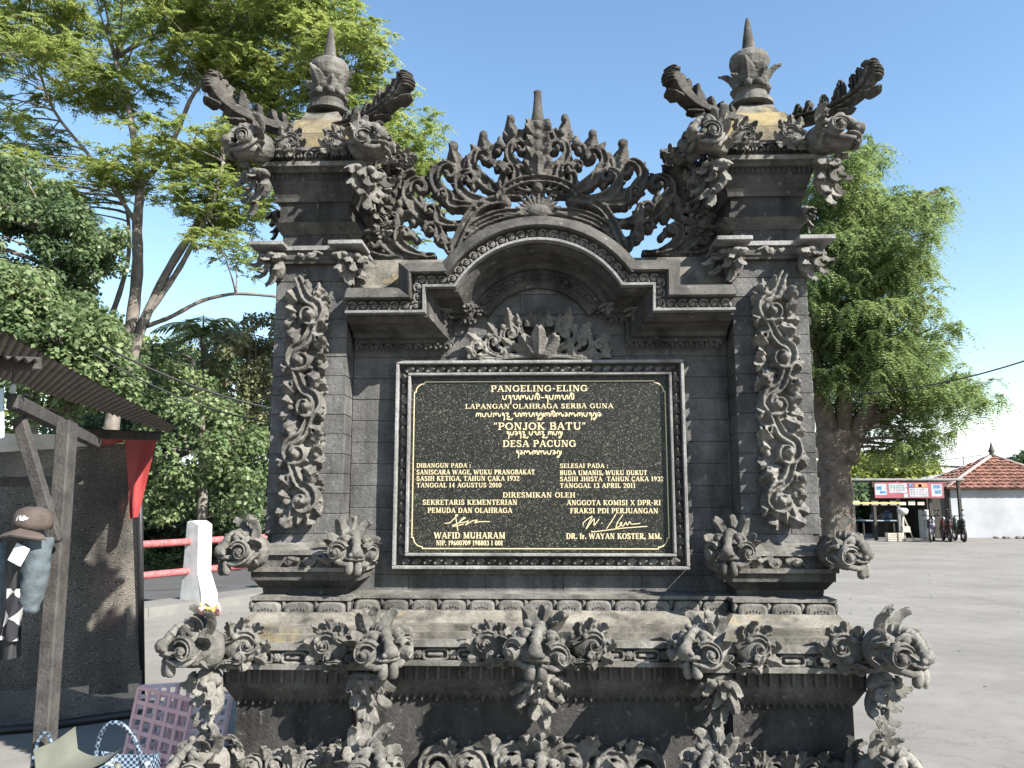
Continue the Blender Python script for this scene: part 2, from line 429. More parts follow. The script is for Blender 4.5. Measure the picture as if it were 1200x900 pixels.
tier('dado', zd0, zd1, (X(366, 830, -.45), X(225, 830, -.45), -.45), (X(366, 830, -.45), X(225, 830, -.45), -.45), M['dark'])
bt('base_moulding', 824, 808, 367, 380, 224, 212, -.452, -.50, M['stone'])
bt('dentil_course', 808, 787, 382, 382, 210, 210, -.51, -.51, M['stone'])
bt('cornice_fillet', 787, 781, 404, 404, 186, 186, -.59, -.59, M['carve'])
bt('cornice_band', 781, 764, 398, 398, 192, 192, -.565, -.565, M['dark'])
bt('cornice_fillet', 764, 756, 404, 402, 186, 188, -.59, -.585, M['carve'])
bt('coping_step', 757.5, 746, 388, 388, 200, 200, -.545, -.545, M['mossy'])
bt('coping_step', 747.5, 737, 378, 377, 208, 209, -.50, -.50, M['mossy'])
bt('coping_slope', 738.5, 719, 368, 350, 216, 226, -.465, -.335, M['mossy'])
bt('frieze_course', 720.5, 704, 346, 346, 228, 228, -.30, -.30, M['dark'])
bt('frieze_lip', 705, 701, 348, 348, 226, 226, -.315, -.315, M['carve'])
# dentils, band cells and frieze cells set one by one
def seg_faces(pyb, pyt, out, inn, Y, rec=0.10):
    """the front runs of the base: (x0, x1, y)"""
    a, b = X(inn, (pyb + pyt) / 2, Y), X(out, (pyb + pyt) / 2, Y)
    return [(-b, -a, Y), (-a, a, Y + rec), (a, b, Y)]
def rows(name, me, pyb, pyt, out, inn, Y, pitch, dz=0.0, skip=None, jit=0.0):
    z = (Z(pyb, Y) + Z(pyt, Y)) / 2 + dz
    for (x0, x1, y) in seg_faces(pyb, pyt, out, inn, Y):
        n = max(1, int(round((x1 - x0) / pitch))); p = (x1 - x0) / n
        for i in range(n):
            x = x0 + (i + .5) * p
            if skip and skip(x, y): continue
            o = link(name, me, mon); o.location = (x, y, z); o.scale = (p / pitch, 1, 1 + random.uniform(-jit, jit))
            o.rotation_euler.y = random.uniform(-jit, jit) * .3
g = G(); box(g, -.008, .008, -.016, 0.004, -.03, .03, .003); dent = mesh_from('dentil', g.verts(), g.f, M['stone'])
rows('dentil', dent, 800, 788, 382, 210, -.51, 0.046)
g = G()                                      # cartouche: rounded rectangular ring with a raised bar
ring = np.array([(math.copysign(abs(math.cos(a)) ** .45, math.cos(a)) * .055, math.copysign(abs(math.sin(a)) ** .45, math.sin(a)) * .022, 0) for a in np.linspace(0, 2 * math.pi, 25)])
sweep(g, ring, .0065, .012, ROUND); box(g, -.036, .036, -.007, .007, -.002, .014, .004)
cart = carved(g.xf(lambda a: np.stack([a[:, 0], -a[:, 2], a[:, 1]], 1)), M['carve'], .004, .0006, 'cartouche')
rows('cartouche', cart, 781, 764, 398, 192, -.567, 0.155, jit=.03)
g = G()
for k in range(6):
    a = k * math.pi / 3; ell(g, (.012 * math.cos(a), .012 * math.sin(a), .002), (.010, .010, .012), nu=8, nv=6)
ell(g, (0, 0, .01), .008, nu=8, nv=6)
ros = carved(g.xf(lambda a: np.stack([a[:, 0], -a[:, 2], a[:, 1]], 1)), M['carve'], .004, .0006, 'rosette')
for (x0, x1, y) in seg_faces(781, 764, 398, 192, -.567):
    n = max(1, int(round((x1 - x0) / .155))); p = (x1 - x0) / n
    for i in range(n + 1):
        o = link('rosette', ros, mon); o.location = (x0 + i * p, y, Z(772, -.567))
g = G()                                      # frieze cell: half-round tablet with drilled holes
out = [(-.058, -.024)] + [(-.058 * math.copysign(abs(math.cos(a)) ** .5, math.cos(a)), -.012 + .036 * abs(math.sin(a)) ** .6) for a in np.linspace(0.001, math.pi - .001, 11)] + [(.058, -.024)]
v = [(x, -d, z) for d in (0, .03) for x, z in out]; n = len(out)
v += [(x * .82, -.036, z * .75) for x, z in out]
f = [(i, (i + 1) % n, n + (i + 1) % n, n + i) for i in range(n)] + [(n + i, n + (i + 1) % n, 2 * n + (i + 1) % n, 2 * n + i) for i in range(n)] + [tuple(range(2 * n, 3 * n))]
g.add(v, f)
fc = mesh_from('frieze_cell', g.verts(), g.f, M['carve'])
rows('frieze_cell', fc, 720, 705, 346, 228, -.298, 0.135, jit=.03)
g = G()
for k in range(5): ell(g, ((k - 2) * .013, -.036, -.010 + .003 * (2 - abs(k - 2))), (.0042, .004, .0055), nu=8, nv=5)
hol = mesh_from('drilled_hole', g.verts(), g.f, M['dark'])
for c in [c for c in mon.children if c.name.startswith('frieze_cell')]:
    o = link('drilled_holes', hol, c)
g = G(); leaf(g, (0, 0, .024), (0, 0, -1), (0, -1, 0), .048, .014, .3, 2, .006, nt=8, ns=4)
sp = mesh_from('frieze_leaf', g.verts(), g.f, M['carve'], True)
for (x0, x1, y) in seg_faces(720, 705, 346, 228, -.298):
    n = max(1, int(round((x1 - x0) / .135))); p = (x1 - x0) / n
    for i in range(n + 1):
        if y > -.25 and i in (0, n): continue
        o = link('frieze_leaf', sp, mon); o.location = (x0 + i * p, y - .006, Z(712, -.298))
# scalloped fringe carved under the base moulding
g = G()
for k in range(4): leaf(g, ((k - 1.5) * .034, 0, 0), (0, 0, -1), (0, -1, 0), .042 - .008 * (k % 2), .016, .7, 2, .007, nt=7, ns=4)
fr = mesh_from('leaf_fringe', g.verts(), g.f, M['stone'], True)
rows('leaf_fringe', fr, 826, 820, 367, 224, -.458, 0.136, dz=.02)

# ---------------------------------------------------------------- centre wall in coursed blocks
zb, zt = Z(701, -.02), Z(345, 0)
core = G(); box(core, -.95, .95, .006, .26, zb - .03, Z(330, 0)); 
arcY = 0.0
a_ = [(math.cos(t) * .47, 0, Z(400, 0) + math.sin(t) * .56) for t in np.linspace(0, math.pi, 21)]
v = [(x, .0065, z) for x, _, z in a_] + [(x, .259, z) for x, _, z in a_]; n = len(a_)
core.add(v, [tuple(range(n)), tuple(range(2 * n - 1, n - 1, -1))] + [(i + 1, i, n + i, n + i + 1) for i in range(n - 1)] + [(0, n - 1, 2 * n - 1, n)])
obj('wall_core', core, M['mortar'], mon)
ncr = 14; ch = (zt - zb) / ncr
FRX = X(172, 540, 0) - .02
def block(name, x0, x1, y0, y1, z0, z1, mat, parent=mon, b=.0022):
    g = G(); cx, cy, cz = (x0 + x1) / 2, (y0 + y1) / 2, (z0 + z1) / 2
    box(g, x0 - cx, x1 - cx, y0 - cy, y1 - cy, z0 - cz, z1 - cz, b)
    o = obj(name, g, mat, parent); o.location = (cx, cy, cz); return o
fz0, fz1 = Z(668, 0) + .03, Z(421, 0) - .03
for r in range(ncr):
    z0, z1 = zb + r * ch + .0008, zb + (r + 1) * ch - .0008
    hid = z0 > fz0 and z1 < fz1
    spans = [(-.944, -FRX), (FRX, .944)] if hid else [(-.944, .944)]
    for (a, b) in spans:
        n = max(1, round((b - a) / .40)); cuts = [a]
        for i in range(1, n): cuts.append(a + (b - a) * (i + (.25 if r % 2 else -.2)) / n)
        cuts.append(b)
        for i in range(n):
            dy = random.uniform(-.0025, .0025)
            block('stone_block', cuts[i] + .0007, cuts[i + 1] - .0007, dy, .006, z0, z1, M['block'])
# tympanum face above the courses
g = G(); n = 25
a_ = [(math.cos(t) * .40, Z(372, 0) + math.sin(t) * .46) for t in np.linspace(0, math.pi, n)]
a_ = [(-.40, zt + .001)] + [p for p in a_[::-1] if p[1] > zt + .01] + [(.40, zt + .001)]
n = len(a_); g.add([(x, -.003, z) for x, z in a_] + [(x, .006, z) for x, z in a_], [tuple(range(n - 1, -1, -1)), tuple(range(n, 2 * n))] + [(i, (i + 1) % n, n + (i + 1) % n, n + i) for i in range(n)])
obj('tympanum', g, M['block'], mon)

# ---------------------------------------------------------------- pillars
def pbox(name, s, pyb, pyt, ob, ot, ib, it, yb, yt, mat, back=None):
    zb, zt = Z(pyb, yb), Z(pyt, yt); g = G()
    def pl(o_, i_, y, py):
        a, b = X(i_, py, y), X(o_, py, y); bk = (PY0 + PY1) - y
        if s > 0: return [(a, y), (b, y), (b, bk), (a, bk)]
        return [(-b, y), (-a, y), (-a, bk), (-b, bk)]
    prism(g, pl(ob, ib, yb, pyb), zb, zt, pl(ot, it, yt, pyt)); return obj(name, g, mat, mon)
zs0, zs1 = Z(641, PY0), Z(306, PY0)
for s in (-1, 1):
    pbox('pedestal_neck', s, 703, 690, 331, 333, 232, 230, -.20, -.20, M['dark'])
    pbox('pedestal_moulding', s, 690, 681, 335, 344, 229, 218, -.205, -.255, M['dark'])
    pbox('pedestal_moulding', s, 681, 671, 347, 347, 215, 215, -.265, -.265, M['stone'])
    pbox('pedestal_lip', s, 671, 666, 351, 351, 211, 211, -.285, -.285, M['carve'])
    pbox('pedestal_band', s, 666, 651, 345, 345, 217, 217, -.262, -.262, M['stone'])
    pbox('pedestal_lip', s, 651, 646, 350, 350, 212, 212, -.282, -.28, M['carve'])
    pbox('pedestal_slope', s, 646, 636, 344, 324, 216, 224, -.262, -.172, M['carve'])
    pbox('shaft_foot', s, 637.5, 626, 323, 320, 225, 227, -.168, -.156, M['block'])
    xa, xb = (XI, XO) if s > 0 else (-XO, -XI)
    g = G(); box(g, xa + .008, xb - .008, PY0 + .008, PY1 - .008, zs0, zs1); obj('shaft_core', g, M['mortar'], mon)
    n = 14; z_ = Z(626, PY0) ; c = (zs1 - z_) / n
    for r in range(n):
        z0, z1 = z_ + r * c + .0008, z_ + (r + 1) * c - .0008; dy = random.uniform(-.002, .002)
        sp_ = [(xa, xb)] if r % 2 else [(xa, xa + .13 + .1 * (r % 4 == 0)), (xa + .13 + .1 * (r % 4 == 0), xb)]
        for a, b in sp_: block('stone_block', a + .0006, b - .0006, PY0 + dy, PY1 + dy, z0, z1, M['block'])
    # slab on the outer flank, coursed, with its own layered carving
    zf0, zf1 = Z(640, 0), Z(352, 0)
    for r in range(26):
        z0 = zf0 + (zf1 - zf0) * r / 26; z1 = zf0 + (zf1 - zf0) * (r + 1) / 26 - .002
        w = .034 + .02 * abs(math.sin(r * .9)) + random.uniform(0, .008)
        a, b = (XO - .001, XO + w) if s > 0 else (-XO - w, -XO + .001)
        block('flank_slab', a, b, .0, PY1 - .05, z0, z1, M['stone'], b=.003)
    # capital
    pbox('capital_lip', s, 306, 301, 330, 330, 213, 213, -.185, -.19, M['stone'])
    pbox('capital_band', s, 301, 290, 328, 328, 215, 215, -.195, -.195, M['stone'])
    pbox('abacus', s, 290, 285, 334, 334, 208, 208, -.21, -.21, M['rim'])
    pbox('neck', s, 285, 272, 306, 306, 229, 229, -.15, -.15, M['dark'])
    pbox('flare', s, 272, 257, 308, 318, 227, 217, -.155, -.20, M['stone'])
    pbox('fillet', s, 257, 252, 312, 312, 224, 224, -.17, -.17, M['dark'])
    pbox('carved_course', s, 252, 233, 309, 309, 226, 226, -.165, -.165, M['dark'])
    pbox('fillet', s, 233, 228, 314, 314, 222, 222, -.18, -.185, M['stone'])
    pbox('cornice_face', s, 228, 208, 314, 321, 222, 213, -.185, -.22, M['stone'])
    pbox('dentil_course', s, 208, 198, 322, 322, 212, 212, -.222, -.222, M['dark'])
    pbox('cornice_fascia', s, 198, 190, 328, 331, 207, 204, -.25, -.26, M['stone'])
    pbox('cornice_lip', s, 190, 185, 336, 336, 200, 200, -.28, -.28, M['carve'])
    pbox('parapet_band', s, 185, 172, 322, 322, 212, 212, -.245, -.245, M['dark'])
    pbox('parapet_lip', s, 172, 168, 324, 322, 206, 208, -.262, -.26, M['carve'])
    pbox('roof_slab', s, 168, 152, 310, 308, 218, 220, -.235, -.225, M['yellow'])
    pbox('roof_slope', s, 151.5, 136, 306, 290, 221, 230, -.22, -.09, M['yellow'])
    pbox('roof_slope', s, 136, 127, 284, 276, 232, 238, -.07, -.0, M['mossy'])
    sx = s * PC
    # zigzag dentils, rings
    g = G(); g.add([(-.011, 0, .018), (.011, 0, .018), (0, 0, -.018), (0, -.012, .012)], [(0, 3, 1), (1, 3, 2), (2, 3, 0), (0, 1, 2)])
    tri = mesh_from('zigzag_tooth', g.verts(), g.f, M['stone'])
    xa2, xb2 = X(212, 203, -.222), X(322, 203, -.222); n = 18
    for i in range(n):
        o = link('zigzag_tooth', tri, mon); o.location = (s * (xa2 + (xb2 - xa2) * (i + .5) / n), -.222, Z(203, -.222))
    g = G(); sweep(g, [(.02 * math.cos(a), .022 * math.sin(a), 0) for a in np.linspace(-.3, math.pi + .3, 14)], .006, .010, ROUND)
    ell(g, (.004, -.002, 0), (.009, .009, .012), nu=8, nv=6)
    rg = mesh_from('scroll_ring', g.xf(lambda a: np.stack([a[:, 0], -a[:, 2], a[:, 1]], 1)).verts(), g.f, M['carve'], True)
    xa2, xb2 = X(212, 179, -.245), X(322, 179, -.245); n = 8
    for i in range(n):
        o = link('scroll_ring', rg, mon); o.location = (s * (xa2 + (xb2 - xa2) * (i + .5) / n), -.25, Z(180, -.245))

# ---------------------------------------------------------------- carved heads, wings, pendants
def rot_frame(origin, out, s=1.0, mirror=False, tilt=0.0):
    W = np.array([out[0], out[1], 0.0]); W /= np.linalg.norm(W); U = np.cross(UP, W); V = UP
    if tilt: V, W = V * math.cos(tilt) + W * math.sin(tilt), W * math.cos(tilt) - V * math.sin(tilt)
    m = Matrix(((U[0] * (-1 if mirror else 1), V[0], W[0], origin[0]), (U[1] * (-1 if mirror else 1), V[1], W[1], origin[1]), (U[2] * (-1 if mirror else 1), V[2], W[2], origin[2]), (0, 0, 0, 1)))
    return m @ Matrix.Diagonal((s, s, s, 1))
def head_geo(seed=0):
    rr = random.Random(seed); g = G()
    ell(g, (0, -.02, -.10), (.30, .30, .34)); ell(g, (0, -.16, .12), (.30, .15, .26))
    # ringed trunk arching forward and down
    p = bez((0, .24, -.06), (0, .34, .14), (0, .26, .34), (0, .06, .44), 13); tp3 = np.gradient(p, axis=0); tp3 /= np.linalg.norm(tp3, axis=1)[:, None]
    tube(g, p, .088 - .001 * np.arange(13), 14)
    for i in range(0, 13, 2):
        c_ = p[i]; t_ = tp3[i]; u_ = np.array([1.0, 0, 0]); v_ = np.cross(t_, u_); r = .122 - .002 * i
        Rm = np.array([u_, v_, t_]).T; ell(g, c_, (r, r * .82, .036), Rm, 16, 8)
    ell(g, (0, .0, .50), (.115, .105, .10)); ell(g, (0, -.12, .40), (.20, .05, .12))
    for sd in (-1, 1):
        ell(g, (sd * .10, -.05, .50), (.05, .045, .05), nu=10, nv=7)
        # eye with lids
        ell(g, (sd * .18, .20, .28), (.075, .075, .075), nu=12, nv=8)
        br = [(sd * .10, .24, .30), (sd * .17, .29, .33), (sd * .26, .26, .28), (sd * .31, .17, .20)]
        tube(g, bez(*br, 8), [.02, .03, .035, .04, .04, .035, .03, .02], 7)
        # cheek spiral, lying on the side of the muzzle
        sp = spiral((0, 0), .17, 2.6, 1.4, 1); q = np.stack([sp[:, 0] * .75 + .0, sp[:, 1], sp[:, 0] * 0], 1)
        U = np.array([sd * .80, 0, -.60]); U2 = np.array([sd * .60, 0, .80])
        C = np.array([sd * .27, -.04, .22]); k = np.linspace(0, 1, len(sp))
        pts = C + sp[:, :1] * U * 1.15 + sp[:, 1:2] * np.array([0, 1.15, 0]) + (.07 + .09 * k)[:, None] * U2
        sweep(g, pts, .042 * (1 - .45 * k), .075, GROOVE, up=U2)
        ell(g, C + U2 * .17, .050, nu=10, nv=7)
        ell(g, C - U2 * .04, (.15, .15, .13), nu=12, nv=8)
        # jaw lip rolling outwards
        tube(g, bez((sd * .05, -.20, .44), (sd * .22, -.27, .42), (sd * .36, -.22, .22), (sd * .38, -.02, .06), 10), [.035, .04, .045, .05, .05, .045, .045, .04, .035, .03], 8)
        # leaves behind the cheek and over the brow
        leaf(g, (sd * .24, .06, .0), (sd * .8, .5, .1), (sd * .2, -.1, 1), .36, .13, 1.1, 3, .020, cup=.5, rnd=True)
        leaf(g, (sd * .28, -.16, -.02), (sd * 1, -.12, .1), (0, .2, 1), .28, .11, 1.1, 3, .020, cup=.5, rnd=True)
        leaf(g, (sd * .14, .20, -.04), (sd * .40, 1, .0), (sd * .25, 0, 1), .42, .12, .9, 3, .020, cup=.55, rnd=True)
        ell(g, (sd * .34, .13, .08), (.06, .06, .06), nu=9, nv=6)
    leaf(g, (0, .27, -.08), (0, 1, -.05), (0, 0, 1), .34, .12, .7, 3, .024, cup=.5, rnd=True)
    return g
def head_geo2():
    g = head_geo(); V = g.verts(); V = V + np.stack([.035 * np.sin(V[:, 1] * 7 + 1), .03 * np.sin(V[:, 0] * 6 + V[:, 2] * 4), .03 * np.sin(V[:, 1] * 5 + 2)], 1)
    V[:, 0] *= -1; g.v = [V]; g.f = [tuple(reversed(q)) for q in g.f]
    leaf(g, (.10, .24, .05), (.5, 1, .3), (0, 0, 1), .30, .09, 1.1, 2, .02, cup=.5, rnd=True); ell(g, (-.2, .34, .12), (.07, .06, .06)); return g
def tooth_geo():
    g = G()
    for sd in (-1, 1):
        lathe(g, [(.01, -.145), (.04, -.14), (.068, -.11), (.078, -.05), (.07, .02), (.055, .08), (.02, .11)], 12, (0, 0, 0))
        break
    return g
HEAD = carved(head_geo(), M['carve'], .0105, .0022, 'guardian_head', .27)
HEADS = [HEAD, carved(head_geo2(), M['carve'], .0105, .0022, 'guardian_head', .27)]
g = tooth_geo(); g.xf(lambda a: np.stack([a[:, 0], a[:, 2], a[:, 1]], 1)); g.f = [tuple(reversed(q)) for q in g.f]
TOOTH = mesh_from('front_tooth', g.verts(), g.f, M['carve'], True)
def wing_geo():
    """scroll wing that runs along the wall from a head (to +u)"""
    g = G(); ell(g, (.02, 0, -.02), (.30, .26, .10))
    volute(g, (-.28, .05), (.12, .04), .20, 1.35, 1, .05, .09, z=.02, a_in=2.2, barbs=.13)
    volute(g, (-.25, -.22), (.02, -.12), .10, 1.1, -1, .035, .09, z=.08, a_in=-2.0)
    for k, (x, y, dx, dy, L) in enumerate([(-.14, .16, -.2, 1, .30), (.02, .2, .1, 1, .34), (.18, .18, .6, .9, .30), (.28, .0, 1, .3, .26), (.24, -.14, 1, -.5, .24), (.04, -.2, .2, -1, .2), (-.16, -.2, -.3, -1, .2)]):
        leaf(g, (x, y, 0), (dx, dy, .1), (0, 0, 1), L, .12, 1.1, 3, .024, bend=.25 if k < 3 else -.2)
    ell(g, (-.06, .17, .10), .06, nu=10, nv=7); ell(g, (.26, .10, .10), .05, nu=10, nv=7)
    return g
WING = carved(wing_geo(), M['carve'], .011, .002, 'scroll_wing', .27)
def pendant_geo(n=3, seed=1):
    rr = random.Random(seed); g = G(); ell(g, (0, .02, -.12), (.28, .12, .16)); ell(g, (0, -.22, -.15), (.2, .28, .12))
    y = 0.06
    for r in range(n):
        w = .26 * (1 - r / (n + 1.3)); k = (4, 3, 2, 2)[min(r, 3)]; z = .10 - r * .045
        for i in range(k):
            u = (i - (k - 1) / 2) / max(1, (k - 1) / 2) if k > 1 else 0
            leaf(g, (u * w * .9, y - r * .22 - .03 * abs(u) + .03 * (i % 2), z - .07 * abs(u)), (u * .75, -1, .15), (u * .5, 0, 1), .30 - .02 * r, .098, 1.15 if i % 2 else .8, 2, .020, cup=.55, rnd=True)
    leaf(g, (0, y - n * .20, -.05), (0, -1, .1), (0, 0, 1), .30, .11, .7, 2, .020, cup=.5, rnd=True)
    for u in (-.2, 0, .2): ell(g, (u, .0, .14 - abs(u) * .3), (.07, .06, .06), nu=10, nv=7)
    return g
def pend_var(k):
    g = pendant_geo(); V = g.verts(); g.v = [V + np.stack([.04 * np.sin(V[:, 1] * 6 + k * 2), .03 * np.sin(V[:, 0] * 7 + k), .03 * np.sin(V[:, 1] * 9 + k)], 1)]; return g
PENDS = [carved(pend_var(k), M['carve'], .012, .002, 'leaf_pendant', .27) for k in (0, 1, 2)]; PEND = PENDS[0]
BRACK = carved(pendant_geo(2, 4).xf(lambda a: a * np.array([1.0, .9, 1.0])), M['carve'], .014, .002, 'leaf_bracket', .27)
def put_head(px_off, py, Y, out, s, tilt=0.0, teeth=True, mat=None):
    for sgn in ((-1, 1) if px_off else (1,)):
        hm = HEADS[random.randrange(2)]
        x = X(px_off, py, Y) * sgn; o = link('guardian_head', hm, mon, rot_frame((x, Y, Z(py, Y)), (out[0] * sgn, out[1]), s, False, tilt) @ Matrix.Rotation(random.uniform(-.10, .10), 4, 'Z') @ Matrix.Rotation(random.uniform(-.12, .12), 4, 'Y') @ Matrix.Rotation(random.uniform(-.08, .08), 4, 'X') @ Matrix.Diagonal((random.uniform(.93, 1.07), random.uniform(.93, 1.07), random.uniform(.93, 1.07), 1)))
        if teeth:
            for q in (-1, 1):
                t = link('front_tooth', TOOTH, o); t.location = (q * .082, -.27, .42); t.rotation_euler = (.1, 0, q * .06)
def put(me, px_off, py, Y, out, s, name, flip=False, tilt=0.0, sides=(-1, 1), sc=(1, 1, 1)):
    for sgn in (sides if px_off else (1,)):
        m = rot_frame((X(px_off, py, Y) * sgn, Y, Z(py, Y)), (out[0] * sgn, out[1]), s, (sgn < 0) != flip, tilt) @ Matrix.Diagonal((*sc, 1))
        m = m @ Matrix.Rotation(random.uniform(-.06, .06), 4, 'Z') @ Matrix.Diagonal((random.uniform(.95, 1.05), random.uniform(.95, 1.05), random.uniform(.92, 1.08), 1)) if me in PENDS or me is WING else m
        link(name, PENDS[random.randrange(3)] if me in PENDS else me, mon, m)
D = .72
# base corners, inner corners, centre
put_head(412, 759, -.66, (D, -D), .285); put(WING, 360, 760, -.60, (0, -1), .27, 'scroll_wing', flip=True)
put_head(194, 759, -.60, (-D * .8, -D), .265); put(WING, 248, 760, -.60, (0, -1), .25, 'scroll_wing', flip=False)
put_head(0, 757, -.56, (0, -1), .27)
put(WING, 56, 757, -.50, (0, -1), .25, 'scroll_wing')
put(WING, 396, 764, -.42, (1, 0), .20, 'scroll_wing')
put(PEND, 404, 800, -.60, (D, -D), .29, 'leaf_pendant', sc=(1.1, 1, 1)); put(PEND, 205, 800, -.56, (-D * .8, -D), .26, 'leaf_pendant')
put(PEND, 0, 798, -.46, (0, -1), .27, 'leaf_pendant', sc=(1.1, .9, 1))
# pedestal heads
put_head(352, 645, -.31, (D, -D), .255); put_head(226, 644, -.30, (-D * .5, -D), .25)
# upper corners
put_head(342, 166, -.31, (D, -D), .27, teeth=False); put_head(203, 166, -.30, (-D, -D), .265, teeth=False)
put(WING, 300, 164, -.30, (0, -1), .20, 'scroll_wing', flip=True); put(WING, 240, 164, -.30, (0, -1), .19, 'scroll_wing')
put(PEND, 342, 200, -.29, (D, -D), .26, 'leaf_pendant', sc=(1.2, .95, 1.1)); put(PEND, 202, 200, -.28, (-D, -D), .25, 'leaf_pendant', sc=(1.2, .95, 1.1))
put(BRACK, 322, 299, -.19, (D, -D), .24, 'leaf_bracket', sc=(1.2, 1.1, 1.2)); put(BRACK, 222, 299, -.19, (-D, -D), .24, 'leaf_bracket', sc=(1.2, 1.1, 1.2))
# plates the brackets hang from
for s in (-1, 1):
    for off, d in ((318, 1), (224, -1)):
        g = G(); x = s * X(off, 288, -.17)
        box(g, x - .085, x + .085, -.285, -.10, Z(290.5, -.19), Z(285.6, -.19), .003); obj('bracket_plate', g, M['rim'], mon)
# side wings halfway up the towers, seen in profile
put(WING, 196, 212, -.02, (0, -1), .26, 'scroll_wing', sc=(-1, 1, 1.6)); put(WING, 170, 186, -.02, (0, -1), .22, 'scroll_wing', flip=True, sc=(1, .7, 1.5))
put(PEND, 188, 232, .0, (-1, -.4), .24, 'leaf_pendant'); put(WING, 192, 262, .02, (0, -1), .22, 'scroll_wing', flip=True, sc=(1, 1, 1.6))
put(PEND, 316, 250, .10, (1, 0), .16, 'leaf_pendant')
# lower heads that the bottom of the picture cuts
for off, w in ((405, .27), (206, .27)):
    put_head(off, 900, -.66, ((D if off > 300 else -D * .8), -D), w * 1.0)
def low_geo():
    g = G()
    for s in (-1, 1):
        volute(g, (s * .02, -.2), (s * .17, .02), .10, 1.4, s, .03, .05, a_in=math.pi / 2 + s * 1.2)
        volute(g, (s * .2, -.2), (s * .40, .0), .09, 1.4, s, .028, .05, a_in=math.pi / 2 + s * 1.2)
        volute(g, (s * .42, -.2), (s * .56, -.02), .10, 1.3, s, .03, .05, a_in=math.pi / 2)
        for x, y, dx, dy in ((.06, .06, .2, 1), (.26, .06, .1, 1), (.30, -.05, .8, .8), (.48, .04, .3, 1), (.12, -.1, .6, .4)):
            leaf(g, (s * x, y, .02), (s * dx, dy, .2), (0, 0, 1), .16, .06, 1.1, 3, .012)
        ell(g, (s * .09, -.02, .05), .032, nu=10, nv=7)
    leaf(g, (0, .0, .03), (0, 1, .2), (0, 0, 1), .2, .08, .9, 3, .014)
    box(g, -.6, .6, -.3, .0, -.05, .0)
    return g
LOW = carved(low_geo(), M['carve'], .008, .0015, 'acanthus_panel')
put(LOW, 0, 897, -.36, (0, -1), .80, 'acanthus_panel')
put(LOW, 295, 903, -.47, (0, -1), .55, 'acanthus_panel', sc=(.85, 1, .8)); put(WING, 366, 893, -.50, (D, -D), .22, 'scroll_wing'); put(WING, 240, 893, -.50, (-D, -D), .2, 'scroll_wing')
put(HEAD, 0, 905, -.40, (0, -1), .26, 'guardian_head')
# little scroll on each pedestal band
g = G(); volute(g, (-.11, -.02), (-.015, 0), .028, 1.5, -1, .008, .012, a_in=2.4); volute(g, (.11, -.03), (.06, .0), .018, 1.2, 1, .006, .01, a_in=.4)
leaf(g, (.02, 0, .006), (1, .3, 0), (0, 0, 1), .05, .02, .5, 2, .005, nt=7, ns=4); leaf(g, (-.07, .0, .006), (-1, .5, 0), (0, 0, 1), .05, .02, .5, 2, .005, nt=7, ns=4)
BS = carved(g, M['carve'], .004, .0005, 'band_scroll'); put(BS, 281, 658, -.266, (0, -1), 1.15, 'band_scroll')
g = G(); volute(g, (-.06, 0), (0, 0), .022, 1.3, -1, .006, .01, a_in=2.4); volute(g, (.06, 0), (.04, .0), .014, 1.2, 1, .005, .01, a_in=.4)
BS2 = carved(g, M['carve'], .004, .0005, 'band_scroll'); put(BS2, 272, 296, -.198, (0, -1), 1.1, 'band_scroll')

# horns sweeping up from the roof corners
def horn_geo():
    g = G(); p = bez((-.12, -.02, 0), (.14, -.08, 0), (.36, -.02, 0), (.40, .32, 0), 24); t = np.linspace(0, 1, 24)
    T = np.gradient(p, axis=0); T /= np.linalg.norm(T, axis=1)[:, None]; Nn = np.stack([-T[:, 1], T[:, 0], T[:, 2]], 1)
    sweep(g, p, .046 - .012 * t, .052 - .014 * t, GROOVE)
    for k in range(7):
        i = 3 + int(k * 19 / 7); j = max(0, i - 4); up_ = np.array([-.10 + .10 * (k > 4), 1, 0]) * (.175 + .008 * k)
        up_ = up_ * (1 - .35 * max(0, (k - 4)) / 2) + Nn[i] * .05 * (k > 3)
        a = p[j] + Nn[j] * .01; c_ = p[i] + up_ * .55 - T[i] * .02; d_ = p[i] + up_ + np.array([.025, 0, 0])
        sweep(g, bez(a, p[i] + np.array([.01, .02, 0]), c_, d_, 12), np.array([.010, .015, .019, .021, .021, .019, .017, .016, .017, .016, .012, .005]), .034, GROOVE)
        leaf(g, p[i] + up_ * .72, up_ / np.linalg.norm(up_) + np.array([.15, 0, 0]), np.array([0, 0, 1.0]), .080, .027, .25, 2, .024, nt=9, ns=4)
        ell(g, p[i] + up_ * .5 + np.array([-.022, 0, 0]), (.014, .014, .030), nu=9, nv=6)
    for k in range(6):                                   # curled, lobed tip
        ell(g, (.418 + .010 * math.sin(k), .20 + .036 * k, 0), (.032 - .001 * k, .020, .040), nu=10, nv=7)
    leaf(g, (.39, .33, 0), (-.25, 1, 0), (-1, -.3, 0), .09, .045, .9, 2, .028, nt=9, ns=4)
    leaf(g, (.34, .04, 0), (1, .25, 0), (0, 1, 0), .12, .05, .9, 2, .03, nt=8, ns=4); leaf(g, (.20, -.06, 0), (.9, -.5, 0), (0, 1, 0), .10, .045, .9, 2, .03, nt=8, ns=4)
    return g
HORN = carved(horn_geo(), M['carve'], .0052, .0008, 'corner_horn')
HORN.materials[0] = M['carve_dark']
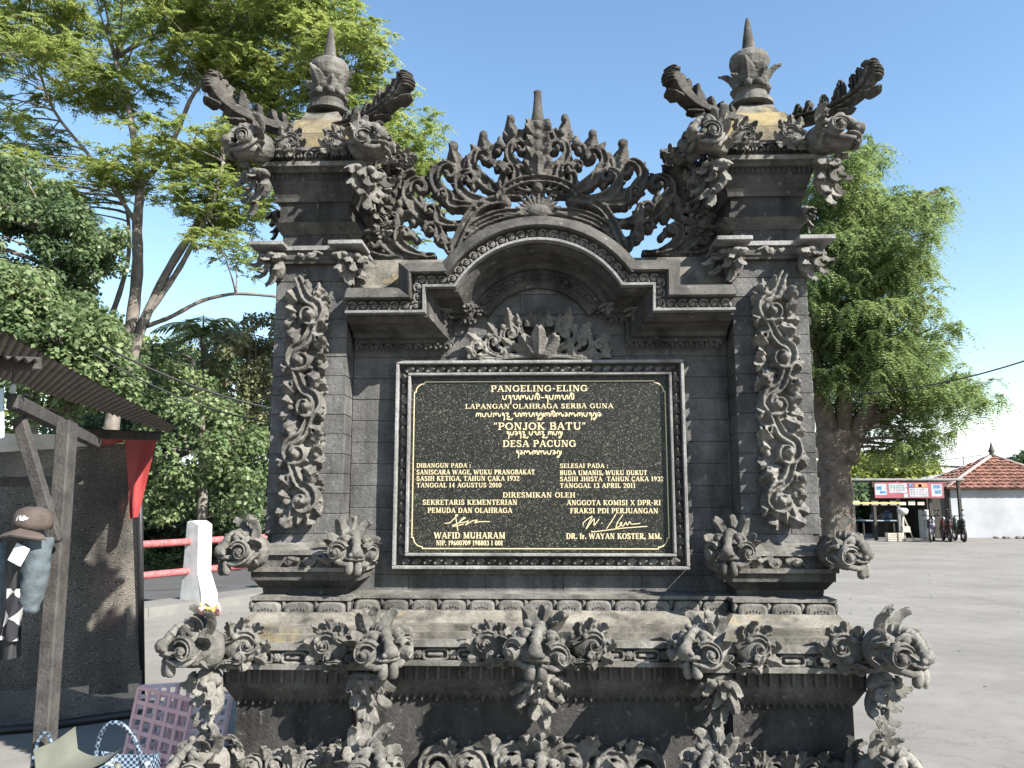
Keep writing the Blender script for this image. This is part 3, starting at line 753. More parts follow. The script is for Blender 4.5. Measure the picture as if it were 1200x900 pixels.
def put_horn(o0, p0, Y0, o1, p1, Y1):
    for s in (-1, 1):
        a = np.array([s * X(o0, p0, Y0), Y0, Z(p0, Y0)]); b = np.array([s * X(o1, p1, Y1), Y1, Z(p1, Y1)])
        h = b - a; H = h.copy(); H[2] = 0; L = np.linalg.norm(H); U = H / L; W = np.cross(U, UP)
        sx_, sz_ = L / .43, h[2] / .38
        m = Matrix(((U[0] * sx_, 0, W[0] * 1.1, a[0]), (U[1] * sx_, 0, W[1] * 1.1, a[1]), (0, sz_, 0, a[2]), (0, 0, 0, 1)))
        link('corner_horn', HORN, mon, m)
put_horn(312, 142, -.14, 400, 78, -.36); put_horn(220, 140, -.14, 152, 82, -.34)

# finials
for s in (-1, 1):
    x = s * PC * 1.01; y = .07; zz = lambda py: Z(py, y)
    g = G(); lathe(g, [(.115, 0), (.115, .02), (.085, .025), (.085, zz(116) - zz(130)), (.10, zz(114) - zz(130)), (.055, zz(112) - zz(130))], 24, (x, y, zz(130)))
    obj('finial_base', g, M['carve'], mon)
    g = G(); h = zz(68) - zz(112)
    lathe(g, [(.05, 0), (.085, h * .12), (.095, h * .22), (.06, h * .3), (.06, h * .36), (.095, h * .55), (.108, h * .75), (.100, h * .9), (.07, h * 1.0), (.04, h * 1.03)], 26, (x, y, zz(112)))
    for k in range(8):
        a = k * math.pi / 4 + .4; d = np.array([math.cos(a), math.sin(a), 0])
        leaf(g, np.array([x, y, zz(107)]) + d * .07, UP * 1 + d * .45, d, .145 if k % 2 else .08, .040, .8, 1, .010)
        ell(g, np.array([x, y, zz(110)]) + d * .088, (.022, .022, .02), nu=9, nv=6)
    link('finial_bulb', carved(g, M['carve'], .005, .0006, 'finial_bulb'), mon)
    g = G(); lathe(g, [(.040, 0), (.044, .006), (.036, .02), (.030, .08), (.017, .17), (.008, zz(27) - zz(69)), (.002, zz(26) - zz(69))], 20, (x, y, zz(69)))
    obj('finial_spike', g, M['carve'], mon, True)

# ---------------------------------------------------------------- pillar reliefs
def relief_geo(H=1.12, W=.105):
    g = G(); n = 5; hgt = H / n; h = math.pi / 2
    ys = np.linspace(-H / 2 + .05, H / 2 - .03, 70)
    sweep(g, [(.012 * math.sin(y * 26), y, 0) for y in ys], [W * .80 * (1 - .3 * abs(y / H * 2) ** 4) * (1 + .10 * math.sin(y * 90)) for y in ys], .014, [(-1, -1), (-1, .4), (-.8, 1), (.8, 1), (1, .4), (1, -1)])
    for i in range(n):
        s = -1 if i % 2 else 1; y = H / 2 - hgt * (i + .5)
        c = (s * .016, y - .02)
        volute(g, (-s * .050, y + hgt * .75), c, .066, 1.25, s, .029, .034, w0=.7, z=.020, a_in=h - s * .3, eye=.75, barbs=.042)
        sweep(g, [(c[0] + .080 * math.cos(a), c[1] + .078 * math.sin(a), .012) for a in np.linspace(h + s * .2, h + s * .2 - s * 3.9, 22)], .009 * np.linspace(1.2, .6, 22), .022, ROUND)
        ell(g, (c[0], c[1], .014), (.052, .052, .022), nu=14, nv=7)
        volute(g, (s * .060, y + hgt * .62), (s * .058, y + hgt * .36), .020, 1.1, -s, .010, .026, z=.024, a_in=h, eye=.9)
        for q in (-1, 1):
            for k in range(2):
                yy = y + (.5 - k) * hgt * .5 + random.uniform(-.01, .01)
                leaf(g, (q * .058, yy, .010), (q * 1, .55 - .9 * k + random.uniform(-.15, .15), .30), (-q * .1, 0, 1), .066, .046, .75, 3, .009, cup=.35)
        leaf(g, (-s * .045, y + .045, .026), (-s * .9, .9, .25), (0, 0, 1), .075, .042, .9, 3, .010, cup=.35)
        leaf(g, (-s * .020, y - hgt * .40, .026), (-s * .8, -.55, .3), (0, 0, 1), .085, .045, 1.0, 3, .010, cup=.35)
        ell(g, (-s * .070, y - hgt * .12, .022), (.018, .018, .018), nu=10, nv=7)
        for q, (lx, ly, dx, dy) in enumerate(((.048, .30, .5, 1), (-.052, -.02, -1, .35), (.060, -.22, 1, -.3), (-.04, -.42, -.4, -1), (.03, -.45, .7, -.8))):
            leaf(g, (s * lx, y + ly * hgt, .018), (s * dx, dy, .35), (0, 0, 1), .060, .040, .9, 2, .010, cup=.4, rnd=q % 2 == 0, nt=9, ns=4)
    for q in (-1, 0, 1):
        leaf(g, (q * .022, H / 2 - .07, .016), (q * .38, 1, .10), (0, 0, 1), .115 - .02 * abs(q), .046, .4, 2, .012)
        leaf(g, (q * .02, -H / 2 + .10, .022), (q * .3, -1, .22), (0, 0, 1), .120 - .02 * abs(q), .042, -.2, 2, .012)
    ell(g, (0, -H / 2 + .095, .040), .026, nu=10, nv=7)
    return g
RH = Z(340, -.14) - Z(610, -.14)
RELS = [carved(relief_geo(RH), M['carve'], .0046, .0010, 'scroll_relief') for _ in (0, 1)]
xr = X(277.5, 480, -.14)
for s in (-1, 1):
    REL = RELS[s > 0]; link('scroll_relief', REL, mon, rot_frame((s * xr, PY0 - .008, (Z(340, -.14) + Z(610, -.14)) / 2), (0, -1), 1.0, s > 0) @ Matrix.Diagonal((.97, 1, 1.5, 1)))
    link('scroll_relief', REL, mon, rot_frame((s * XO, .10, (Z(352, -.14) + Z(610, -.14)) / 2), (s, 0), 1.0) @ Matrix.Diagonal((1, .93, .9, 1)))

# ---------------------------------------------------------------- stepped and arched cornice
YC = -.28
def cpt(px, py): return np.array([X(px - 632, py, YC), Z(py, YC)])
path = [cpt(405, 365), cpt(499, 365), cpt(499, 335), cpt(535, 335)]
cen = np.array([0, 0.0]); top = cpt(632, 281); a0_ = path[-1]
R_ = (a0_[0] ** 2 + (top[1] - a0_[1]) ** 2) / (2 * (top[1] - a0_[1])); zc = top[1] - R_
th0 = math.atan2(a0_[1] - zc, a0_[0]); arc = [np.array([R_ * math.cos(t), zc + R_ * math.sin(t)]) for t in np.linspace(th0, math.pi - th0, 41)]
full = path[:-1] + arc + [np.array([-p[0], p[1]]) for p in path[:-1][::-1]]
full = np.array(full)
def offset_path(pts, d):
    n = len(pts); out = []
    for i in range(n):
        ns = []
        if i > 0: t = pts[i] - pts[i - 1]; t /= np.linalg.norm(t); ns.append(np.array([-t[1], t[0]]))
        if i < n - 1: t = pts[i + 1] - pts[i]; t /= np.linalg.norm(t); ns.append(np.array([-t[1], t[0]]))
        m = sum(ns); m /= np.linalg.norm(m); out.append(pts[i] + m * d / max(.4, m @ ns[0]))
    return np.array(out)
def cornice_piece(name, prof, mat, pts=full):
    g = G(); rings = [offset_path(pts, d) for d, _ in prof]; n = len(pts); k = len(prof)
    V = np.array([(rings[j][i][0], prof[j][1], rings[j][i][1]) for i in range(n) for j in range(k)])
    f = [(i * k + j, i * k + (j + 1) % k, (i + 1) * k + (j + 1) % k, (i + 1) * k + j) for i in range(n - 1) for j in range(k)]
    f += [tuple(range(k - 1, -1, -1)), tuple(range((n - 1) * k, n * k))]
    g.add(V, [tuple(reversed(q)) for q in f])
    o = obj(name, g, mat, mon); bmesh_fix(o.data); return o
import bmesh
def bmesh_fix(me):
    bm = bmesh.new(); bm.from_mesh(me); bmesh.ops.recalc_face_normals(bm, faces=bm.faces); bm.to_mesh(me); bm.free()
cornice_piece('cornice_soffit', [(-.105, .02), (-.105, -.05), (-.088, -.055), (-.082, -.085), (-.062, -.10), (-.038, -.165), (-.033, -.20), (-.012, -.235), (-.002, -.235), (-.002, .02)], M['dark'])
cornice_piece('cornice_lip', [(0, .02), (0, -.285), (.012, -.285), (.012, .02)], M['rim'])
cornice_piece('cornice_strip', [(.0122, .02), (.0122, -.255), (.066, -.255), (.066, .02)], M['dark'])
cornice_piece('cornice_cap', [(.0662, .02), (.0662, -.292), (.072, -.300), (.080, -.296), (.126, -.258), (.136, -.235), (.138, .10), (.0662, .10)], M['stone'])
cornice_piece('hood_rib', [(-.170, -.003), (-.170, -.03), (-.150, -.05), (-.132, -.045), (-.108, -.055), (-.108, -.003)], M['stone'], pts=np.array(arc))
# curls in the strip
g = G(); sp_ = spiral((0, 0), .021, 2.7, 1.0, 1, shrink=.35); sweep(g, sp_, .0062 * np.linspace(1.1, .7, len(sp_)), .010, ROUND)
ell(g, (.002, .0, .004), (.008, .008, .010), nu=8, nv=5); leaf(g, (-.02, .004, .0), (-.3, -1, .1), (0, 0, 1), .028, .010, .4, 1, .004, nt=5, ns=3)
CURL = mesh_from('cornice_curl', g.verts(), g.f, M['carve'], True)
mid = offset_path(full, .039); seglen = np.linalg.norm(np.diff(mid, axis=0), axis=1); cum = np.concatenate([[0], np.cumsum(seglen)])
s_ = .03
while s_ < cum[-1]:
    i = min(len(seglen) - 1, np.searchsorted(cum, s_) - 1); u = (s_ - cum[i]) / seglen[i]; p = mid[i] * (1 - u) + mid[i + 1] * u; t = (mid[i + 1] - mid[i]) / seglen[i]
    if abs(p[0]) < .96:
        W = np.array([0, -1, 0]); U = np.array([t[0], 0, t[1]]); V = np.cross(W, U); sg = 1 if p[0] < 0 else -1
        if U[0] < -.01: pass
        m = Matrix(((U[0] * sg, V[0], 0, p[0]), (0, 0, -1, -.257), (U[2] * sg, V[2], 0, p[1]), (0, 0, 0, 1)))
        link('cornice_curl', CURL, mon, m)
    s_ += .051
# small leaf corbels under the cornice and at the arch feet
for s in (-1, 1):
    for (px, py, Y, sc_) in ((552, 357, -.13, .10), (522, 362, -.10, .12), (512, 385, -.06, .08)):
        link('leaf_bracket', BRACK, mon, rot_frame((s * -X(px - 632, py, Y), Y, Z(py, Y)), (-s * .4, -1), sc_ * 1.0))
# carved fringe along the underside
fringe = offset_path(full, -.112); fs = np.linalg.norm(np.diff(fringe, axis=0), axis=1); fcum = np.concatenate([[0], np.cumsum(fs)])
g = G(); leaf(g, (-.014, 0, 0), (.1, -1, .05), (0, 0, 1), .034, .013, .9, 2, .006, nt=7, ns=4); leaf(g, (.012, 0, 0), (-.1, -1, .05), (0, 0, 1), .026, .011, .9, 2, .006, nt=7, ns=4); ell(g, (0, -.003, .01), (.008, .008, .008), nu=8, nv=5)
FRI = mesh_from('hanging_leaf', g.verts(), g.f, M['stone'], True); s_ = .02
while s_ < fcum[-1]:
    i = min(len(fs) - 1, np.searchsorted(fcum, s_) - 1)
    if fs[i] > 1e-4:
        u = (s_ - fcum[i]) / fs[i]; p = fringe[i] * (1 - u) + fringe[i + 1] * u; t = (fringe[i + 1] - fringe[i]) / fs[i]
        if abs(p[0]) < .93 and t[0] < -.05 or t[0] > .05 and abs(p[0]) < .93:
            t = t * np.sign(t[0]); m = Matrix(((t[0], -t[1], 0, p[0]), (0, 0, -1, -.05), (t[1], t[0], 0, p[1] + .004), (0, 0, 0, 1)))
            link('hanging_leaf', FRI, mon, m)
    s_ += .05

# ---------------------------------------------------------------- openwork crown
for s in (-1, 1):
    xa, xb = X(98, 330, 0), X(216, 330, 0); g = G()
    z0, z1 = Z(347, -.02), Z(303, -.02)
    v = [(s * x, y, z) for x in (xa, xb) for (y, z) in ((-.15, z0), (-.08, z0 + .05), (-.02, z1), (.16, z1), (.16, z0))]
    g.add(v, [(0, 1, 2, 3, 4), (9, 8, 7, 6, 5)] + [(i, 5 + i, 5 + (i + 1) % 5, (i + 1) % 5) for i in range(5)]); o = obj('crown_step', g, M['mossy'], mon); bmesh.ops and bmesh_fix(o.data)
def crown_geo():
    """drawn in photo pixels about the centre line (u, -v up), half then mirrored"""
    g = G()
    def V_(st, c, r, turns, cw, w, dep=11, z=0, a=None, w0=.7, sd=None, pull=.6):
        volute(g, (st[0] - 632, -st[1]), (c[0] - 632, -c[1]), r, turns * .8, cw, w * 1.12, dep, w0=w0, z=z, a_in=a, sdir=sd, pull=pull, eye=.62, barbs=w * 1.5, bulge=.9)
    def L_(b, d, L, W, curl=.6, z=4, lobes=3, n=(0, 0, 1), bend=0):
        leaf(g, (b[0] - 632, -b[1], z), (d[0], -d[1], .15), n, L, W, curl, lobes, 5, bend=bend, cup=.35)
    h = math.pi / 2
    # nested comma scrolls, from the middle outwards (left half)
    V_((626, 222), (612, 178), 15, 1.25, 1, 4.6, a=math.pi + .3, sd=(-.3, 1))
    V_((622, 228), (596, 205), 12, 1.25, -1, 4.6, a=-.3, sd=(-1, .4), z=4)
    V_((616, 232), (570, 188), 17, 1.25, 1, 5.4, a=math.pi + .5, sd=(-1, .1))
    V_((590, 236), (585, 200), 9, 1.2, -1, 3.6, a=-.3, sd=(0, 1), z=4)
    V_((590, 240), (552, 214), 13, 1.3, 1, 5.0, a=math.pi, sd=(-1, .1), z=3)
    V_((572, 244), (528, 205), 19, 1.25, 1, 6.0, a=math.pi + .4, sd=(-1, -.1))
    V_((560, 246), (520, 232), 10, 1.2, -1, 4.2, a=-.3, sd=(-1, .5), z=4)
    V_((545, 262), (494, 222), 17, 1.25, 1, 6.0, a=math.pi + .4, sd=(-1, -.2))
    V_((540, 268), (505, 250), 11, 1.2, -1, 4.4, a=-.3, sd=(-1, .4), z=4)
    V_((535, 288), (505, 272), 12, 1.3, -1, 5.0, a=-.3, sd=(-1, .6), z=3)
    V_((512, 300), (460, 262), 19, 1.25, 1, 6.2, a=math.pi + .5, sd=(-1, -.05))
    V_((500, 302), (478, 276), 10, 1.25, 1, 4.4, a=math.pi, sd=(-.8, .3), z=4)
    V_((478, 304), (440, 288), 11, 1.2, 1, 5.0, a=math.pi, sd=(-1, 0))
    V_((528, 300), (519, 285), 9, 1.3, -1, 4.2, a=-.3, sd=(.5, 1), z=3)
    # flame leaves standing on the shoulders
    for (b, t, W, bd) in (((603, 172), (599, 137), 8, .1), ((574, 190), (567, 156), 9, .12), ((541, 210), (532, 168), 10, .15), ((500, 222), (494, 208), 7, .25), ((470, 250), (455, 226), 9, .25), ((552, 198), (548, 182), 6, .1), ((585, 180), (583, 168), 5, 0),
                          ((556, 222), (556, 200), 5, 0), ((486, 262), (483, 240), 6, 0), ((612, 165), (617, 150), 5, -.3), ((500, 262), (499, 246), 6, 0), ((450, 275), (438, 258), 8, .3), ((620, 205), (617, 185), 6, 0)):
        d = (t[0] - b[0], t[1] - b[1]); L = math.hypot(*d)
        L_(b, d, L * 1.0, W * 1.15, .25, z=3, bend=-bd, lobes=2); L_(b, (d[0] - L * .5, d[1] * .9), L * .6, W * .9, .8, z=0, lobes=2); L_(b, (d[0] + L * .5, d[1] * .9), L * .6, W * .9, .8, z=0, lobes=2)
        ell(g, (b[0] - 632, -b[1], 2), (W * .75, W * .8, 10), nu=10, nv=7)
        ell(g, (t[0] - 632 + 1.5, -t[1] - 5, 5), (W * .62, W * .72, 7), nu=9, nv=6)
    # small beads and lobes that roughen the outline
    rr = random.Random(5)
    for (x, y) in ((588, 172), (560, 178), (548, 232), (520, 222), (484, 240), (470, 240), (447, 268), (600, 222), (575, 222), (610, 196), (532, 246), (514, 262), (490, 282), (468, 290), (497, 240), (562, 208), (604, 160)):
        ell(g, (x - 632, -y, 4 + rr.uniform(-2, 3)), (rr.uniform(4, 6), rr.uniform(4, 6), rr.uniform(6, 9)), nu=9, nv=6)
        L_((x, y), (rr.uniform(-1, .3), -1 + rr.uniform(-.3, .5)), rr.uniform(9, 14), 4.5, .8, z=5)
    # cloud-shaped hood: shoulder scroll and shelves over the sun
    sweep(g, [(x - 632, -y, 3) for x, y in bez((532, 300), (546, 262), (560, 236), (592, 236), 14)[:, :2]] if False else np.array([(q[0] - 632, -q[1], 3) for q in bez((533, 296, 0), (548, 262, 0), (552, 238, 0), (590, 238, 0), 14)]), 6, 13)
    ell(g, (592 - 632, -240, 4), (9, 8, 12), nu=10, nv=7)
    sweep(g, np.array([(q[0] - 632, -q[1], 2) for q in bez((548, 274, 0), (566, 254, 0), (590, 250, 0), (612, 251, 0), 12)]), 4, 12)
    sweep(g, np.array([(q[0] - 632, -q[1], 1) for q in bez((548, 285, 0), (570, 262, 0), (600, 257, 0), (633, 257, 0), 12)]), 4, 12)
    # rays of the sun
    for k in range(7):
        a = math.pi / 2 + k * .235; L = 26 - 1.2 * k
        leaf(g, (math.cos(a) * 8, -253 + math.sin(a) * 6, 5), (math.cos(a), math.sin(a) * .75, .1), (0, 0, 1), L, 3.0, .3, 1, 3)
    g.mirror()
    # centre: hood arch, sun disc, vase column and spike
    sweep(g, [(46 * math.cos(a), -240 + 25 * math.sin(a), 5) for a in np.linspace(.12, math.pi - .12, 30)], 5, 14)
    ell(g, (0, -252, 4), (15, 10, 12)); box(g, -80, 80, -262, -254, -10, 6)
    for (y, rx, ry) in ((222, 9, 10), (205, 12, 13), (190, 9, 12), (176, 11, 11), (164, 9, 9), (152, 8, 8)):
        ell(g, (0, -y, 3), (rx, ry, 14), nu=12, nv=8)
    for s in (-1, 1):
        for (y, L, W, dx) in ((212, 24, 8, .6), (196, 22, 7, .5), (180, 20, 7, .6), (165, 20, 7, .8), (156, 16, 6, 1)):
            leaf(g, (s * 3, -y, 10), (s * dx, 1, .2), (s * .3, 0, 1), L, W, .9, 3, 4)
    leaf(g, (0, -212, 14), (0, 1, .1), (0, 0, 1), 26, 10, .8, 3, 4, rnd=True)
    return g
def crown_map(Y, k=.0043):
    def fn(a):
        dz = _sp + ((450 + a[:, 1]) / FPX) * _cp; out = np.zeros_like(a)
        b = (450 + a[:, 1]) / FPX; fy, fz = _cp - b * _sp, _sp + b * _cp
        r0 = (0 - CAM[1] + Y) / fy                                  # distance factor on the centre line
        out[:, 0] = a[:, 0] / FPX * r0; out[:, 1] = Y - a[:, 2] * k; out[:, 2] = CAM[2] + fz * r0
        return out
    return fn
g = crown_geo(); g.xf(crown_map(.06))
link('openwork_crown', carved(g, M['carve_dark'], .0056, .0009, 'openwork_crown'), mon)
def crown2():                                       # a second, deeper layer of foliage that runs into the towers
    g = G()
    for (x, y, r, cw) in ((470, 205, 13, 1), (464, 232, 14, 1), (452, 300, 12, 1)):
        volute(g, (x - 632 - 26, -y - 26), (x - 632, -y), r, 1.3, cw, 5, 12, a_in=math.pi)
        for k in range(4): leaf(g, (x - 632, -y, 4), (math.cos(k * 1.4), math.sin(k * 1.4), .3), (0, 0, 1), 26, 9, .9, 3, 5)
    for (x, y) in ((466, 255), (474, 190), (458, 192), (455, 215), (448, 240), (444, 268), (452, 285)):
        ell(g, (x - 632, -y, 2), (9, 11, 12), nu=10, nv=7); leaf(g, (x - 632, -y, 8), (random.uniform(-.4, 1), random.uniform(-.2, 1), .2), (0, 0, 1), 24, 9, 1, 3, 5)
    g.mirror(); return g
g = crown2(); g.xf(crown_map(.10)); link('side_foliage', carved(g, M['carve_dark'], .0065, .001, 'side_foliage'), mon)
def fin_geo():
    g = G(); lathe(g, [(9, 0), (10, 6), (7, 10), (8.5, 16), (5.5, 34), (4.6, 44), (4.2, 52), (5, 54), (2, 56)], 16)
    g.xf(lambda a: np.stack([a[:, 0], a[:, 2] - 163, a[:, 1] * .8 + 2], 1)); g.f = [tuple(reversed(q)) for q in g.f]; return g
g = fin_geo(); g.xf(crown_map(.06)); obj('crown_spike', g, M['carve_dark'], mon, True)

# ---------------------------------------------------------------- acanthus spray over the plaque
def spray():
    g = G()
    def L_(b, t, W, curl=.7, z=2): 
        d = (t[0] - b[0], -(t[1] - b[1])); leaf(g, (b[0] - 632, -b[1], z), (d[0], d[1], .25 * math.hypot(*d)), (0, 0, 1), math.hypot(*d) * 1.15, W, curl, 4, 2.4)
    def V_(st, c, r, turns, cw, w, a): volute(g, (st[0] - 632, -st[1]), (c[0] - 632, -c[1]), r, turns, cw, w, 5, a_in=a, z=2)
    h = math.pi / 2
    V_((628, 418), (600, 392), 11, 1.3, 1, 3.2, math.pi); V_((626, 419), (580, 402), 9, 1.3, 1, 2.8, math.pi)
    V_((622, 420), (562, 406), 8, 1.3, 1, 2.6, math.pi); V_((628, 410), (618, 380), 8, 1.2, 1, 2.6, math.pi)
    V_((600, 420), (592, 414), 6, 1.2, -1, 2.2, -.3)
    for b, t, W in (((600, 392), (596, 364), 8), ((584, 396), (572, 380), 7), ((564, 402), (548, 392), 7), ((560, 412), (546, 408), 6), ((612, 385), (606, 370), 6), ((575, 416), (560, 418), 6), ((606, 410), (588, 398), 7), ((618, 414), (602, 404), 7), ((622, 384), (622, 366), 6)): L_(b, t, W)
    for x, y in ((590, 384), (573, 394), (608, 378), (570, 412), (586, 408)): ell(g, (x - 632, -y, 5), (3.6, 3.6, 4), nu=9, nv=6)
    g.mirror()
    for s in (-1, 1, 0): leaf(g, (s * 6, -417, 7 + 3 * (s == 0)), (s * .7, 1, .25), (0, 0, 1), 34 - 6 * abs(s), 10, .5, 3, 2.4, cup=.3, rnd=True)
    leaf(g, (0, -386, 4), (0, 1, .1), (0, 0, 1), 24, 9, .4, 3, 3, cup=.3); ell(g, (0, -414, 6), (10, 6, 7)); box(g, -84, 84, -421, -416, -3, 5)
    return g
g = spray(); g.xf(crown_map(-.03)); link('acanthus_spray', carved(g, M['carve'], .0042, .0006, 'acanthus_spray'), mon)

# ---------------------------------------------------------------- plaque
YPL = -.035
def zp(py, Y=YPL): return Z(py, Y)
def ring_frame(name, ox, oz0, oz1, w, y0, y1, mat, parent):
    g = G()
    for (a, b, c, d) in ((-ox, ox, oz1 - w, oz1), (-ox, ox, oz0, oz0 + w)): box(g, a, b, y0, y1, c, d, .003)
    for (a, b, c, d) in ((-ox, -ox + w, oz0 + w + .0006, oz1 - w - .0006), (ox - w, ox, oz0 + w + .0006, oz1 - w - .0006)): box(g, a, b, y0, y1, c, d, .003)
    return obj(name, g, mat, parent)
oz1, oz0 = Z(422, -.07), Z(667.5, -.07); ox = X(172.5, 540, -.07)
fr_ = G(); box(fr_, -ox + .002, ox - .002, -.040, -.002, oz0 + .002, oz1 - .002)
FRM = obj('plaque_frame', fr_, M['dark'], mon)
ring_frame('outer_rim', ox, oz0, oz1, .016, -.075, -.041, M['rim'], FRM)
iw = .062
ring_frame('inner_rim', ox - iw, oz0 + iw, oz1 - iw, .014, -.080, -.041, M['rim'], FRM)
g = G(); leaf(g, (-.022, -.010, .0), (1, .30, .1), (0, 0, 1), .050, .019, .7, 3, .006, nt=8, ns=4); ell(g, (-.014, -.012, .006), (.008, .008, .009), nu=8, nv=5); ell(g, (.006, .006, .004), (.012, .009, .008), nu=8, nv=5)
FL = mesh_from('frame_leaf', g.verts(), g.f, M['carve'], True)
midx, mz0, mz1 = ox - .039, oz0 + .039, oz1 - .039
def leafrun(a, b):
    a, b = np.array(a), np.array(b); L = np.linalg.norm(b - a); n = int(round(L / .052)); t = (b - a) / L
    for i in range(n):
        p = a + (b - a) * (i + .5) / n; m = Matrix(((t[0], -t[1], 0, p[0]), (0, 0, -1, -.041), (t[1], t[0], 0, p[1]), (0, 0, 0, 1)))
        link('frame_leaf', FL, FRM, m @ Matrix.Diagonal((random.uniform(.9, 1.08), random.uniform(.85, 1.1), random.uniform(.8, 1.2), 1)))
leafrun((-midx, mz0), (midx, mz0)); leafrun((-midx, mz1), (midx, mz1)); leafrun((-midx, mz0 + .02), (-midx, mz1 - .02)); leafrun((midx, mz0 + .02), (midx, mz1 - .02))
# granite slab
m, n, l, b = new_mat('black_granite'); ge = n.new('ShaderNodeNewGeometry')
vo = n.new('ShaderNodeTexVoronoi'); vo.inputs['Scale'].default_value = 260; l.new(ge.outputs['Position'], vo.inputs['Vector'])
sepc = n.new('ShaderNodeSeparateColor'); l.new(vo.outputs['Color'], sepc.inputs[0])
r = ramp(n, l, sepc.outputs[0], [(0.0, (.005, .0055, .005)), (.70, (.014, .015, .014)), (.86, (.032, .032, .028)), (.96, (.07, .07, .06)), (1.0, (.15, .145, .125))])
t2 = noise(n, l, ge.outputs['Position'], 3.0, 5); r2 = ramp(n, l, t2.outputs[0], [(.35, (.8, .85, .8)), (.7, (1.5, 1.4, 1.25))])
l.new(mixc(n, l, 1.0, r.outputs[0], r2.outputs[0], 'MULTIPLY'), b.inputs['Base Color']); b.inputs['Roughness'].default_value = .36; b.inputs['Specular IOR Level'].default_value = .25
M['granite'] = m
gx, gz0, gz1 = ox - iw - .015, oz0 + iw + .015, oz1 - iw - .015
g = G(); box(g, -gx, gx, YPL - .012, YPL, gz0, gz1); PLQ = obj('granite_plaque', g, M['granite'], mon)
YT = YPL - .0125
def tp(px, py):
    """photo pixel -> point on the granite face (x, z)"""
    q = P(px, py, YT); return q[0], q[2]
def strokes(g, lines, w):
    """flat raised strokes on the plaque face; lines: list of polylines of (x, z)"""
    for ln in lines:
        ln = np.array(ln, float)
        ww = w
        for i in range(len(ln) - 1):
            a, b = ln[i], ln[i + 1]; t = b - a; L = np.linalg.norm(t)
            if L < 1e-7: continue
            t /= L; nn = np.array([-t[1], t[0]]) * ww / 2; e = t * ww * .25
            q = [a - e - nn, b + e - nn, b + e + nn, a - e + nn]
            g.lay = getattr(g, 'lay', 0) + 1; g.add([(x, YT - .0012 - .00004 * (g.lay % 9), z) for x, z in q], [(0, 1, 2, 3)])
# gilt border with notched corners
bx0, bx1 = -X(149.5, 545, YT), X(149.5, 545, YT); bz0, bz1 = tp(632, 643)[1], tp(632, 447)[1]; c = .052; e = .008
corner = lambda sx, sz: [(sx * (bx1 - c - e), sz, 0)]
def cor(cx, cz, sx, sz):
    pts = [(cx + sx * (c + e), cz), (cx + sx * c, cz), (cx + sx * c, cz + sz * e)]
    for a in np.linspace(0, math.pi / 2, 7)[1:-1]:
        pts.append((cx + sx * (c - (c - e) * math.sin(a) * 1.0), cz + sz * (e + (c - e) * (1 - math.cos(a)))))
    pts += [(cx + sx * e, cz + sz * c), (cx, cz + sz * c), (cx, cz + sz * (c + e))]; return pts
g = G(); strokes(g, [cor(bx0, bz1, 1, -1), cor(bx1, bz1, -1, -1), cor(bx0, bz0, 1, 1), cor(bx1, bz0, -1, 1),
    [(bx0 + c + e, bz1), (bx1 - c - e, bz1)], [(bx0 + c + e, bz0), (bx1 - c - e, bz0)], [(bx0, bz0 + c + e), (bx0, bz1 - c - e)], [(bx1, bz0 + c + e), (bx1, bz1 - c - e)]], .0052)
obj('gilt_border', g, M['gold'], PLQ)
